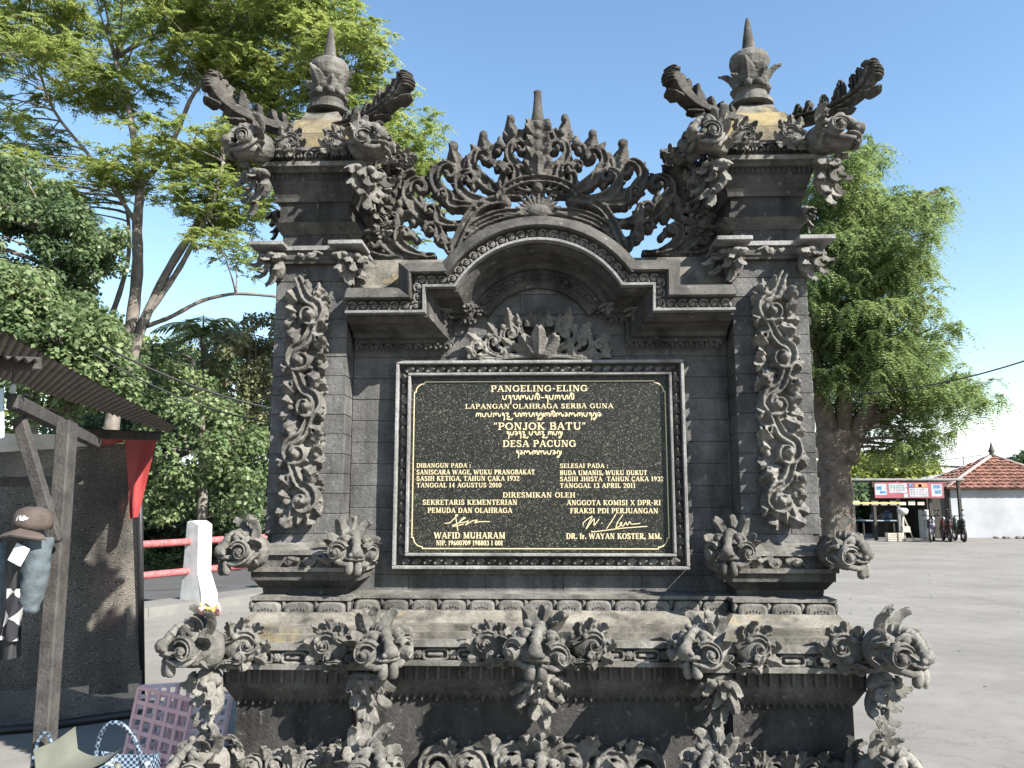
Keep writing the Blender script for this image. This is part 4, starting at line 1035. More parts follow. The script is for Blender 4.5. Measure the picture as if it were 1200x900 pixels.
# serif capitals drawn as strokes: (x0,y0,x1,y1,width) in a unit cap height; T thick, N thin
T_, N_ = .20, .095
def arcp(cx, cy, rx, ry, a0, a1, n=8, w=(T_, N_)):
    o = []; A = np.linspace(math.radians(a0), math.radians(a1), n + 1)
    for i in range(n):
        p = (cx + rx * math.cos(A[i]), cy + ry * math.sin(A[i])); q = (cx + rx * math.cos(A[i + 1]), cy + ry * math.sin(A[i + 1])); m_ = (A[i] + A[i + 1]) / 2
        o.append((*p, *q, N_ + (T_ - N_) * abs(math.cos(m_))))
    return o
def sf(x, y, h=.17): return (x - h, y, x + h, y, N_)
E_ = N_ / 2
def vst(x, top=True, bot=True, w=T_, h=.18): return [(x, 0, x, 1, w)] + ([sf(x, 1 - E_, h)] if top else []) + ([sf(x, E_, h)] if bot else [])
GL = {
 'A': (.95, [(.14, 0, .46, 1, N_), (.82, 0, .48, 1, T_), (.24, .34, .68, .34, N_), sf(.14, E_, .14), sf(.81, E_, .16)]),
 'B': (.82, vst(.22) + [(.2, 1 - E_, .5, 1 - E_, N_), (.2, .53, .5, .53, N_), (.2, E_, .52, E_, N_)] + arcp(.48, .765, .19, .2, -90, 90) + arcp(.50, .28, .22, .24, -90, 90)),
 'C': (.88, arcp(.5, .5, .37, .46, 48, 312, 12) + [(.78, .62, .78, .92, N_), (.78, .12, .78, .3, N_)]),
 'D': (.95, vst(.22) + [(.2, 1 - E_, .46, 1 - E_, N_), (.2, E_, .46, E_, N_)] + arcp(.44, .5, .38, .455, -90, 90, 10)),
 'E': (.80, vst(.22) + [(.2, 1 - E_, .68, 1 - E_, N_), (.2, .52, .55, .52, N_), (.2, E_, .7, E_, N_), (.67, .78, .67, 1, N_), (.69, 0, .69, .24, N_), (.54, .42, .54, .62, N_)]),
 'F': (.76, vst(.22) + [(.2, 1 - E_, .66, 1 - E_, N_), (.2, .52, .55, .52, N_), (.65, .78, .65, 1, N_), (.54, .42, .54, .62, N_)]),
 'G': (.98, arcp(.5, .5, .38, .46, 48, 325, 12) + [(.78, .64, .78, .92, N_), (.80, .08, .80, .46, T_), (.62, .46, .93, .46, N_)]),
 'H': (1.0, vst(.22) + vst(.78) + [(.2, .52, .8, .52, N_)]),
 'I': (.46, vst(.23)),
 'J': (.62, [(.42, .22, .42, 1, T_), sf(.42, 1 - E_, .18)] + arcp(.25, .2, .17, .16, -170, 0, 6)),
 'K': (.95, vst(.22) + [(.26, .45, .74, .97, N_), (.38, .55, .80, .02, T_), sf(.74, 1 - E_, .14), sf(.82, E_, .14)]),
 'L': (.76, vst(.22) + [(.2, E_, .68, E_, N_), (.67, 0, .67, .28, N_)]),
 'M': (1.18, [(.2, 0, .22, 1, N_), (.24, 1, .58, .06, T_), (.60, .06, .94, 1, N_), (.95, 0, .95, 1, T_), sf(.18, 1 - E_, .13), sf(.98, 1 - E_, .13), sf(.2, E_, .15), sf(.95, E_, .17)]),
 'N': (1.0, [(.2, 0, .2, 1, N_), (.22, 1, .78, 0, T_), (.8, 0, .8, 1, N_), sf(.16, 1 - E_, .13), sf(.2, E_, .15), sf(.8, 1 - E_, .15)]),
 'O': (.98, arcp(.49, .5, .37, .455, 0, 360, 16)),
 'P': (.80, vst(.22) + [(.2, 1 - E_, .5, 1 - E_, N_), (.2, .46, .5, .46, N_)] + arcp(.48, .725, .21, .24, -90, 90)),
 'R': (.92, vst(.22) + [(.2, 1 - E_, .5, 1 - E_, N_), (.2, .50, .5, .50, N_), (.45, .5, .78, .02, T_), sf(.80, E_, .12)] + arcp(.48, .745, .20, .22, -90, 90)),
 'S': (.76, arcp(.38, .74, .22, .22, 30, 270, 8) + arcp(.38, .27, .24, .24, -150, 90, 8) + [(.62, .72, .62, .96, N_), (.12, .04, .12, .3, N_)]),
 'T': (.86, vst(.43, False) + [(.08, 1 - E_, .78, 1 - E_, N_), (.09, .74, .09, 1, N_), (.77, .74, .77, 1, N_)]),
 'U': (.98, [(.22, .32, .22, 1, T_), (.78, .32, .78, 1, N_), sf(.22, 1 - E_, .17), sf(.78, 1 - E_, .14)] + arcp(.5, .32, .28, .28, 180, 360, 8)),
 'V': (.95, [(.14, 1, .48, 0, T_), (.82, 1, .48, 0, N_), sf(.14, 1 - E_, .14), sf(.82, 1 - E_, .13)]),
 'W': (1.32, [(.12, 1, .38, 0, T_), (.64, .95, .38, 0, N_), (.64, .95, .92, 0, T_), (1.2, 1, .92, 0, N_), sf(.12, 1 - E_, .14), sf(1.2, 1 - E_, .13)]),
 'X': (.95, [(.16, 1, .78, 0, T_), (.78, 1, .16, 0, N_), sf(.16, 1 - E_, .13), sf(.78, 1 - E_, .13), sf(.16, E_, .13), sf(.8, E_, .13)]),
 'Y': (.92, [(.12, 1, .46, .48, T_), (.80, 1, .46, .48, N_), (.46, 0, .46, .5, T_), sf(.12, 1 - E_, .13), sf(.8, 1 - E_, .13), sf(.46, E_, .16)]),
 'r': (.55, [(.18, 0, .18, .66, T_), sf(.18, E_, .15), (.06, .62, .2, .62, N_), (.22, .5, .46, .62, T_)]),
 '.': (.30, [(.15, .02, .15, .2, .2)]), ',': (.30, [(.15, .02, .15, .2, .2), (.17, .08, .08, -.16, .1)]),
 ':': (.34, [(.17, .02, .17, .2, .2), (.17, .5, .17, .68, .2)]), '-': (.5, [(.08, .42, .42, .42, .13)]), ' ': (.42, []),
 '"': (.5, [(.14, .72, .18, 1.02, .12), (.34, .72, .38, 1.02, .12)]),
 '0': (.72, arcp(.36, .5, .25, .455, 0, 360, 14)), '1': (.55, vst(.28, False) + [(.10, .82, .28, .97, N_)]),
 '2': (.72, arcp(.35, .72, .22, .24, -20, 170, 7) + [(.54, .62, .12, .06, .12), (.1, E_, .62, E_, .12), (.61, 0, .61, .2, N_)]),
 '3': (.70, arcp(.32, .74, .2, .21, -90, 150, 7) + arcp(.33, .28, .23, .24, -150, 90, 8)),
 '4': (.74, [(.5, 0, .5, 1, T_), (.5, .98, .08, .3, N_), (.06, .3, .68, .3, N_), sf(.5, E_, .15)]),
 '6': (.72, arcp(.36, .29, .23, .25, 0, 360, 12) + [(.16, .36, .28, .8, T_), (.28, .8, .56, .97, N_)]),
 '7': (.70, [(.1, 1 - E_, .62, 1 - E_, .12), (.6, .94, .28, 0, T_), (.11, .76, .11, 1, N_)]),
 '8': (.72, arcp(.36, .75, .19, .2, 0, 360, 10) + arcp(.36, .27, .23, .24, 0, 360, 12)),
 '9': (.72, arcp(.36, .70, .23, .25, 0, 360, 12) + [(.57, .62, .46, .2, T_), (.46, .2, .18, .04, N_)]),
}
GL['Ç'] = (GL['C'][0], GL['C'][1] + [(.5, .02, .54, -.12, .1), (.54, -.12, .36, -.24, .1)])
def text_line(name, s, x0, x1, ytop, ybot):
    adv = sum(GL[c][0] + .04 for c in s); g = G()
    xl, zb_ = tp(x0, ybot); xr_, zt_ = tp(x1, ytop); W = xr_ - xl; H = zt_ - zb_
    k = W / adv; x = xl; lay = 0
    for ch in s:
        wd, st = GL[ch]
        for (a, b, c_, d, w) in st:
            A = np.array([x + a * k, zb_ + b * H]); B = np.array([x + c_ * k, zb_ + d * H]); t = B - A; L = np.linalg.norm(t)
            if L < 1e-8: continue
            t /= L; q = w * H * 1.02 / 2; nn = np.array([-t[1], t[0]]) * q; e_ = t * (q * .35 if L < .2 * H else 0)
            y = YT - .0010 - .000015 * (lay % 7); lay += 1
            g.add([(p[0], y, p[1]) for p in (A - e_ - nn, B + e_ - nn, B + e_ + nn, A - e_ + nn)], [(0, 1, 2, 3)])
        x += (wd + .04) * k
    return obj(name, g, M['gold'], PLQ)
for s, x0, x1, a, b in (('PANGELING-ELING', 575, 689, 451.3, 459), ('LAPANGAN OLAHRAGA SERBA GUNA', 545, 719, 472.8, 479), ('"PONJOK BATU"', 578, 687, 495, 503.8), ('DESA PACUNG', 589, 675.5, 515.8, 523.8),
    ('DIBANGUN PADA :', 488, 552, 542.8, 548), ('SANISCARA WAGE, WUKU PRANGBAKAT', 488, 627, 550.3, 556), ('SASIH KETIGA, TAHUN ÇAKA 1932', 488, 609, 557.8, 563.5), ('TANGGAL 14 AGUSTUS 2010', 488, 588, 565.8, 571.2),
    ('SELESAI PADA :', 656, 713, 543.2, 548.4), ('BUDA UMANIS, WUKU DUKUT', 656, 758.5, 551.2, 556.8), ('SASIH JHISTA  TAHUN ÇAKA 1932', 656, 778, 558.5, 564), ('TANGGAL 13 APRIL 2011', 656, 745, 566.3, 571.8),
    ('DIRESMIKAN OLEH', 589, 674.5, 577, 583), ('SEKRETARIS KEMENTERIAN', 495, 606.5, 585.6, 591.5), ('PEMUDA DAN OLAHRAGA', 501, 600.5, 595, 601), ('ANGGOTA KOMISI X DPR-RI', 664, 774.5, 586, 592), ('FRAKSI PDI PERJUANGAN', 668, 771.5, 595.5, 601.5),
    ('WAFID MUHARAM', 508.5, 592.5, 623.8, 631), ('NIP. 19600709 198803 1 001', 511, 589.5, 633.4, 639), ('DR. Ir. WAYAN KOSTER, MM.', 663.5, 775.5, 625, 631.5)):
    text_line('gilt_lettering', s, x0, x1, a, b)
# the same words in the local script, hooked and waved strokes
BG = {'a': [(0, .7), (.1, 1), (.22, .9), (.24, .2), (.4, 0), (.56, .2), (.58, .85), (.72, 1), (.8, .8), (.84, .05)],
      'n': [(0, .05), (.02, .8), (.14, 1), (.26, .85), (.28, .1), (.3, .8), (.44, 1), (.56, .8), (.58, .0)],
      'u': [(0, .95), (.06, .2), (.22, 0), (.4, .15), (.46, .95), (.56, .95)],
      'm': [(0, 0), (.02, .8), (.14, 1), (.26, .8), (.3, .3), (.36, .8), (.5, 1), (.62, .8), (.66, .2), (.8, 0), (.9, .6)],
      'y': [(0, .9), (.12, 1), (.26, .8), (.2, .45), (.06, .4), (.1, .7), (.3, .6), (.32, -.4), (.24, -.95)],
      'g': [(0, .2), (.05, .85), (.18, 1), (.32, .7), (.36, -.2), (.2, -.8), (.05, -.9), (.02, -.5), (.3, -.4), (.5, .2), (.5, .9)],
      'e': [(0, 1), (.2, .95), (.3, .5), (.2, .1), (.02, .1), (.1, .5), (.35, .4)],
      'i': [(0, .1), (.02, .8), (.16, 1), (.3, .8), (.3, .1), (.44, 0), (.55, .2), (.56, .9), (.48, 1.25), (.3, 1.55), (.1, 1.35), (.2, 1.15), (.42, 1.3)],
      'z': [(0, .9), (.2, 1), (.36, .8), (.1, .3), (.3, 0), (.5, .1), (.34, -.3), (.1, -.5), (.3, -.8), (.56, -.6), (.7, -.9), (.85, -.4)],
      '-': [(0, .45), (.4, .45)]}
def script_line(s, x0, x1, ytop, ybot):
    g = G(); xl, zb_ = tp(x0, ybot); xr_, zt_ = tp(x1, ytop); H = zt_ - zb_
    adv = sum(max(p[0] for p in BG[c]) + .16 for c in s); k = (xr_ - xl) / adv; x = xl
    for ch in s:
        pts = np.array(BG[ch]); m_ = 28; tt = np.linspace(0, len(pts) - 1, m_); q = np.stack([np.interp(tt, range(len(pts)), pts[:, 0]), np.interp(tt, range(len(pts)), pts[:, 1])], 1)
        q[1:-1] = (q[:-2] + q[1:-1] * 2 + q[2:]) / 4
        strokes(g, [[(x + a * k, zb_ + b * H) for a, b in q]], .0050); x += (max(pts[:, 0]) + .16) * k
    obj('gilt_script', g, M['gold'], PLQ)
script_line('uyamui-yunai', 589, 674, 463, 468.5); script_line('nuumyzanaygnimemnuyge', 558, 706, 483.5, 488.5); script_line('yueyzuaznug', 594, 660, 505.5, 510); script_line('yemnmueg', 605, 659, 528, 532.5)
def sig(lines, w=.0042):
    g = G()
    for ln in lines:
        pts = np.array(ln, float); m_ = len(pts) * 7; tt = np.linspace(0, len(pts) - 1, m_); q = np.stack([np.interp(tt, range(len(pts)), pts[:, 0]), np.interp(tt, range(len(pts)), pts[:, 1])], 1)
        for _ in range(3): q[1:-1] = (q[:-2] + q[1:-1] * 2 + q[2:]) / 4
        strokes(g, [[tp(a, b) for a, b in q]], w)
    obj('gilt_signature', g, M['gold'], PLQ)
z1x = lambda zx, zy: (470 + zx / 6.667, 535 + zy / 6.667)
sig([[z1x(*p) for p in ((342, 522), (380, 520), (430, 470), (445, 455), (425, 455), (430, 490), (440, 560), (445, 585), (436, 520))],
     [z1x(*p) for p in ((400, 540), (450, 520), (480, 480), (510, 475), (470, 500), (455, 520), (500, 512), (530, 500), (500, 540), (560, 500), (600, 495), (570, 520), (610, 508), (692, 508))],
     [z1x(*p) for p in ((405, 545), (430, 542), (490, 528))]])
z2x = lambda zx, zy: (630 + zx / 6.667, 535 + zy / 6.667)
sig([[z2x(*p) for p in ((358, 540), (352, 520), (400, 480), (430, 465), (400, 520), (375, 572), (420, 510), (445, 480), (438, 545), (480, 490))],
     [z2x(*p) for p in ((500, 518), (504, 524))], [z2x(*p) for p in ((612, 450), (575, 510), (540, 562))],
     [z2x(*p) for p in ((665, 455), (620, 520), (610, 560), (650, 540), (660, 510), (640, 525), (670, 545), (690, 510), (700, 540), (720, 505), (730, 530), (800, 522))],
     [z2x(*p) for p in ((425, 582), (420, 590), (520, 578), (650, 560), (855, 545))]])
# ================================================================ GROUND
m, n, l, b = new_mat('asphalt_lot'); ge = n.new('ShaderNodeNewGeometry'); pos = ge.outputs['Position']
mpn = n.new('ShaderNodeMapping'); mpn.inputs['Scale'].default_value = (.7, 1.0, 1); l.new(pos, mpn.inputs[0])
t1 = noise(n, l, mpn.outputs[0], .7, 8, .62); t2 = noise(n, l, pos, 90, 3, .6)
r1 = ramp(n, l, t1.outputs[0], [(.32, (.138, .129, .116)), (.5, (.165, .155, .140)), (.68, (.194, .183, .166))])
r2 = ramp(n, l, t2.outputs[0], [(.35, (.82,) * 3), (.65, (1.12,) * 3)])
t3 = noise(n, l, pos, 3.5, 6, .7); r3 = ramp(n, l, t3.outputs[0], [(.34, (.86, .85, .84)), (.52, (1, 1, 1)), (.7, (1.06, 1.06, 1.06))])
vc = n.new('ShaderNodeTexVoronoi'); vc.feature = 'DISTANCE_TO_EDGE'; vc.inputs['Scale'].default_value = .33; wv_ = noise(n, l, pos, 1.3, 5, .6)
vm = n.new('ShaderNodeVectorMath'); vm.operation = 'ADD'; l.new(pos, vm.inputs[0]); l.new(wv_.outputs['Color'], vm.inputs[1]); l.new(vm.outputs[0], vc.inputs['Vector'])
vr_ = n.new('ShaderNodeMapRange'); vr_.inputs[1].default_value = 0; vr_.inputs[2].default_value = .006; vr_.inputs[3].default_value = .82; vr_.inputs[4].default_value = 1; l.new(vc.outputs[0], vr_.inputs[0])
st_ = noise(n, l, pos, .45, 3, .5); sr_ = ramp(n, l, st_.outputs[0], [(.60, (1, 1, 1)), (.72, (.80, .79, .78))])
cc = mixc(n, l, 1.0, r1.outputs[0], r2.outputs[0], 'MULTIPLY'); cc = mixc(n, l, 1.0, cc, sr_.outputs[0], 'MULTIPLY'); cc = mixc(n, l, 1.0, cc, r3.outputs[0], 'MULTIPLY'); cc = mixc(n, l, 1.0, cc, vr_.outputs[0], 'MULTIPLY')
l.new(cc, b.inputs['Base Color']); b.inputs['Roughness'].default_value = .9
bm_ = n.new('ShaderNodeBump'); bm_.inputs['Strength'].default_value = .35; bm_.inputs['Distance'].default_value = .01; l.new(t2.outputs[0], bm_.inputs['Height']); l.new(bm_.outputs[0], b.inputs['Normal'])
M['lot'] = m
M['road'] = simple('road_asphalt', (.085, .085, .088), .85, .15, 1.5, .3, 110)
M['concrete'] = simple('pale_concrete', (.19, .185, .172), .9, .15, 3, .25, 60)
M['grass_soil'] = simple('bank_soil', (.07, .075, .035), 1.0, .4, 2.5, .6, 20)
M['white'] = simple('white_paint', (.62, .62, .60), .7, .16, 7, .3, 30)
M['red'] = simple('faded_red_paint', (.46, .13, .13), .6, .5, 22, .3, 60)
M['wood'] = simple('grey_timber', (.055, .050, .046), .85, .5, 14, .6, 90)
M['rust'] = simple('rusty_sheet', (.15, .125, .11), .85, .4, 9, .4, 70)
M['black'] = simple('black_plastic', (.02, .02, .022), .5, .2, 20)
M['cream'] = simple('cream_tarp', (.55, .50, .42), .7, .15, 9)
g = G(); g.add([(-400, -60, 0), (400, -60, 0), (400, 900, 0), (-400, 900, 0)], [(0, 1, 2, 3)])
tag(obj('ground', g, M['lot']), kind='structure')
RD = np.array([.45, .9, 0]); RD /= np.linalg.norm(RD); RN = np.array([-RD[1], RD[0], 0]); RA = np.array([-5.25, 8.35, 0])
def rp(a, o, z=0): return RA + RD * a + RN * o + np.array([0, 0, z])
def strip(name, o0, o1, z0, mat, a0=-40, a1=160, z1=None):
    g = G(); 
    if z1 is None: g.add([rp(a0, o0, z0), rp(a1, o0, z0), rp(a1, o1, z0), rp(a0, o1, z0)], [(0, 1, 2, 3)])
    return tag(obj(name, g, mat), kind='structure')
strip('road', .45, 6.4, .004, M['road'])
strip('road_edge_line', .62, .74, .008, M['white']); strip('road_edge_line', 6.0, 6.12, .008, M['white'])
kerb = tag(empty('kerb'), kind='structure')
for i in range(-12, 40):
    g = G(); v = []
    a0, a1 = i * 1.0 + .004, i * 1.0 + .996
    v = [rp(a, o, z) for z in (0, .14) for a, o in ((a0, -.28), (a1, -.28), (a1, .40), (a0, .40))]
    g.add(v, [(3, 2, 1, 0), (4, 5, 6, 7), (0, 1, 5, 4), (1, 2, 6, 5), (2, 3, 7, 6), (3, 0, 4, 7)]); o = obj('kerbstone', g, M['concrete'], kerb); bmesh_fix(o.data)
# planted bank on the far side of the road
g = G(); na, no = 90, 14; rr = np.random.default_rng(3); v = []
for i in range(na):
    for j in range(no):
        a = -40 + i * 2.2; o = 6.45 + (j / (no - 1)) ** 1.5 * 60; z = .02 + min(1.6, (o - 6.45) * .22) + (rr.random() - .5) * .25 * min(1, j)
        v.append(rp(a, o, z))
g.add(v, [(i * no + j, (i + 1) * no + j, (i + 1) * no + j + 1, i * no + j + 1) for i in range(na - 1) for j in range(no - 1)])
o = tag(obj('bank', g, M['grass_soil']), kind='structure'); bmesh_fix(o.data)

# ================================================================ FOLIAGE
L_FEATHER = leaf_mat('feathery_leaf', [(.1, (.11, .16, .055)), (.35, (.22, .29, .08)), (.6, (.34, .40, .12)), (.85, (.48, .50, .17))], .58)
L_TAMA = leaf_mat('tamarind_leaf', [(.1, (.085, .14, .06)), (.4, (.165, .235, .085)), (.65, (.25, .32, .12)), (.9, (.36, .40, .17))], .55)
L_DARK = leaf_mat('dark_leaf', [(.1, (.05, .09, .045)), (.5, (.11, .165, .075)), (.9, (.25, .31, .15))], .48, .4)
L_BUSH = leaf_mat('bush_leaf', [(.1, (.075, .13, .055)), (.5, (.165, .23, .10)), (.9, (.34, .39, .20))], .52)
L_DRY = leaf_mat('dusty_leaf', [(.1, (.09, .11, .05)), (.5, (.19, .20, .10)), (.9, (.33, .32, .20))], .35)
L_YEL = leaf_mat('yellow_green_leaf', [(.1, (.10, .14, .03)), (.5, (.22, .26, .05)), (.9, (.38, .38, .08))], .35)
BARK = simple('grey_bark', (.20, .175, .15), .95, .35, 7, .8, 25)
BARK2 = simple('tamarind_bark', (.14, .11, .09), .95, .4, 4, .9, 14)
def unit(v): return v / (np.linalg.norm(v, axis=-1, keepdims=True) + 1e-9)
def fronds(C, rad, per, nl, size, droop=.1, sag=.25):
    C = np.repeat(C, per, 0); n = len(C)
    az = RNG.uniform(0, 2 * math.pi, n); el = RNG.normal(-droop, .22, n); L = rad * RNG.uniform(.5, 1.0, n)
    d = np.stack([np.cos(az) * np.cos(el), np.sin(az) * np.cos(el), np.sin(el)], 1); s = unit(np.cross(d, [0, 0, 1.0])); up = np.cross(s, d)
    t = np.linspace(.12, 1, nl); pos = C[:, None] + d[:, None] * (L[:, None] * t)[..., None]; pos[..., 2] -= sag * L[:, None] * t ** 2
    out = []
    for sg in (-1, 1):
        dirv = unit(s[:, None] * sg * 1.0 + d[:, None] * .45 + up[:, None] * RNG.normal(0, .25, (n, nl, 1)) + RNG.normal(0, .12, (n, nl, 3)))
        w = unit(np.cross(dirv, up[:, None] + RNG.normal(0, .35, (n, nl, 3))))
        ln = (size * (1 - .45 * t) * 1.0)[None, :, None] * RNG.uniform(.7, 1.2, (n, nl, 1)); wd = ln * .36
        a = pos; out.append(np.stack([a, a + dirv * ln * .5 + w * wd, a + dirv * ln, a + dirv * ln * .5 - w * wd], 2).reshape(-1, 4, 3))
    return np.concatenate(out)
def broad(C, rad, per, size, flat=.75, outward=None):
    C0 = np.repeat(C, per, 0); n = len(C0); dv = unit(RNG.normal(size=(n, 3))); r = rad * RNG.uniform(.25, 1, n) ** .6
    p = C0 + dv * r[:, None] * np.array([1, 1, flat]); nm = unit(dv * .7 + np.array([0, 0, .6]) + RNG.normal(0, .45, (n, 3)))
    a = unit(np.cross(nm, RNG.normal(size=(n, 3)))); b = np.cross(nm, a); ln = size * RNG.uniform(.6, 1.25, (n, 1)); wd = ln * .42
    a = unit(a + np.array([0, 0, -.35]))
    return np.stack([p, p + a * ln * .45 + b * wd, p + a * ln, p + a * ln * .45 - b * wd], 1)
def blob_pts(px, py, rx, ry, d, rd, n, shell=0.0):
    """points inside an ellipsoid given by its place and size in the photo and its depth"""
    q = unit(RNG.normal(size=(n, 3))) * (RNG.uniform(shell, 1, (n, 1)) ** (1 / 2.4)); c = PD(px, py, d); k = d / FPX
    return c + q * np.array([rx * k, rd, ry * k])
def poly3(pts, d, nseg=6):
    """limb through photo points; pts: (px, py) or (px, py, dd)"""
    p = [PD(q[0], q[1], d + (q[2] if len(q) > 2 else 0)) for q in pts]; p = np.array(p); m_ = (len(p) - 1) * nseg + 1
    tt = np.linspace(0, len(p) - 1, m_); q = np.stack([np.interp(tt, range(len(p)), p[:, i]) for i in range(3)], 1)
    for _ in range(4): q[1:-1] = (q[:-2] + q[1:-1] * 2 + q[2:]) / 4
    return q
def tree(name, label, cat, d, limbs, leaves, lmat, bark, twigs_to=None, twr=.03, group=None, trunk_rough=.0, base=None):
    base = PD(*base, d) if base is not None else limbs[0][0][0]
    root = tag(empty(name), label, cat, group); LP = []
    for i, (pts, r0, r1) in enumerate(limbs):
        g = G(); k = len(pts); r = np.linspace(r0, r1, k) * (1 + .06 * np.sin(np.arange(k) * 1.7)); tube(g, pts, r, 12 if i == 0 else 8)
        if trunk_rough and i < 2:
            V = g.v[0]; V += wob(V, trunk_rough, 3.0) * .5 + wob(V * np.array([1, 1, .25]), trunk_rough, 9.0)
        obj('trunk' if i == 0 else 'limb', g, bark, root, True); LP += [(p, rr_) for p, rr_ in zip(pts, r)]
    if twigs_to is not None and len(twigs_to):
        g = G(); P_ = np.array([p for p, _ in LP]); R_2 = np.array([r for _, r in LP])
        for c in twigs_to:
            dd = np.linalg.norm(P_ - c, axis=1) + 1.2 * np.maximum(0, P_[:, 2] - c[2]); i = int(np.argmin(dd)); a = P_[i]; L = np.linalg.norm(c - a)
            if L < .15: continue
            mid_ = a * .5 + c * .5 + RNG.normal(0, L * .07, 3) + np.array([0, 0, L * .05]); r = min(R_2[i] * .7, twr * (1 + L * .25))
            q = bez(a, a * .7 + mid_ * .3 + [0, 0, L * .05], mid_, c, 6); tube(g, q, np.linspace(r, r * .3, 6), 5)
        o = obj('branches', g, bark, root, True); o['kind'] = 'stuff'
    nq = len(leaves); o = link('crown', quads_mesh('crown', leaves.reshape(-1, 3), nq, 4, lmat), root); o['kind'] = 'stuff'
    return root
def tiers(blobs, d, per_t, rad, thick):
    """flat layers of sprays; returns tier centres and spray centres"""
    T = np.concatenate([blob_pts(x, y, rx, ry, d + dd, rd, n) for (x, y, rx, ry, dd, rd, n) in blobs])
    n = len(T); S = np.repeat(T, per_t, 0); a = RNG.uniform(0, 2 * math.pi, len(S)); r = rad * np.sqrt(RNG.uniform(0, 1, len(S)))
    S = S + np.stack([np.cos(a) * r, np.sin(a) * r, RNG.normal(0, thick, len(S)) - .12 * r * r], 1); return T, S
# big spreading tree on the left: flat feathery layers, forked grey trunk
d = 15.5
limbs = [(poly3([(120, 660), (125, 540), (138, 450), (155, 380), (162, 310), (160, 262), (166, 215), (158, 170), (150, 120), (135, 70)], d), 0.158, 0.048),
         (poly3([(128, 480), (150, 440), (168, 375), (200, 310), (235, 258), (262, 215), (300, 160, 1), (330, 100, 1), (345, 40, 1)], d), 0.116, 0.034),
         (poly3([(166, 378), (190, 345), (212, 312), (226, 285), (250, 240, -1), (262, 190, -1)], d), 0.069, 0.034),
         (poly3([(105, 470, .5), (125, 385, .5), (140, 345, .5), (152, 300, .5), (150, 240, .8), (120, 190, 1)], d), 0.074, 0.027),
         (poly3([(172, 382), (200, 372), (235, 352), (275, 343), (330, 348)], d), 0.053, 0.027),
         (poly3([(166, 215), (190, 190), (210, 150), (225, 110), (270, 60), (300, 20)], d), 0.063, 0.027),
         (poly3([(150, 120), (110, 90), (70, 60), (20, 30)], d), 0.042, 0.020),
         (poly3([(262, 215, 0), (320, 190, 0), (380, 170, 0), (440, 180, 1)], d), 0.053, 0.020),
         (poly3([(330, 100, 1), (390, 60, 1), (430, 30, 1)], d), 0.042, 0.020),
         (poly3([(160, 262), (120, 200), (60, 130), (40, 60, -1)], d), 0.047, 0.020)]
bl = [(60, 22, 90, 30, 0, 2.0, 16), (210, 15, 110, 28, 0, 2.2, 22), (340, 30, 90, 40, 0, 2.2, 26), (410, 80, 45, 50, 0, 1.6, 15), (95, 88, 85, 22, -.5, 1.5, 14), (240, 62, 90, 30, 0, 2, 15),
      (320, 110, 90, 40, .5, 2, 20), (30, 160, 40, 30, 0, 1.4, 5), (60, 222, 70, 28, 0, 1.5, 12), (225, 175, 75, 28, -.5, 1.5, 14), (250, 232, 50, 30, -.5, 1.2, 12), (150, 205, 55, 18, 0, 1.2, 7),
      (370, 180, 90, 50, .5, 2.2, 26), (460, 150, 38, 55, 1, 1.5, 15), (485, 205, 30, 45, 1, 1.5, 11), (420, 260, 60, 50, 1.5, 1.5, 12), (270, 290, 30, 20, -.5, .9, 3), (10, 60, 40, 50, 0, 1.2, 5), (300, -30, 200, 40, 0, 2.5, 18), (-60, 60, 60, 120, 0, 2, 14)]
bl = [(x, y, rx, ry, dd, rd, int(n * 1.45)) for (x, y, rx, ry, dd, rd, n) in bl]
T, S = tiers(bl, d, 10, .66, .05)
LV = fronds(S, .36, 6, 12, .066, .05, .22)
tree('spreading_tree', 'large spreading tree with flat feathery light green layers and forked pale grey trunk at left', 'tree', d, limbs, LV, L_FEATHER, BARK, T, .020)
# tamarind on the right
d = 28.0
limbs = [(poly3([(978, 652), (976, 600), (977, 560), (978, 535), (982, 505)], d), .68, .46),
         (poly3([(978, 545), (968, 500), (958, 460), (950, 400), (955, 330)], d), .44, .13),
         (poly3([(990, 540), (1005, 500), (1030, 455), (1060, 410), (1085, 360)], d), .42, .10),
         (poly3([(985, 520), (990, 470), (1000, 400), (1005, 300), (1000, 220)], d), .34, .09),
         (poly3([(1005, 500), (1050, 480), (1090, 470), (1125, 465)], d), .22, .05),
         (poly3([(1003, 300), (1040, 260), (1080, 230), (1105, 222)], d), .2, .05),
         (poly3([(958, 460), (920, 420), (880, 380)], d), .4, .1)]
bl = [(985, 225, 50, 42, 0, 3, 22), (1048, 240, 32, 24, 0, 2.5, 9), (1085, 236, 14, 12, 0, 1.2, 3), (1000, 290, 60, 42, 0, 4, 26), (1022, 325, 40, 36, 0, 4, 17), (985, 375, 65, 50, 0, 4.5, 36), (1040, 395, 40, 42, 0, 3.5, 18),
      (1085, 430, 36, 30, 0, 2.5, 10), (1000, 436, 62, 30, 0, 4.5, 30), (1065, 470, 42, 32, 0, 3, 14), (960, 300, 40, 120, 1, 3, 30), (880, 400, 60, 70, 2, 3, 20), (1050, 512, 34, 18, 0, 2, 7), (1010, 182, 14, 14, 0, 1, 3), (1115, 458, 26, 20, 0, 1.5, 6)]
T, S = tiers(bl, d, 10, .95, .28)
LV = fronds(S, .80, 7, 12, .115, .38, .6)
tree('tamarind_tree', 'broad old tamarind tree with thick trunk and drooping feathery crown right of the monument', 'tree', d, limbs, LV, L_TAMA, BARK2, T, .05, trunk_rough=.05)
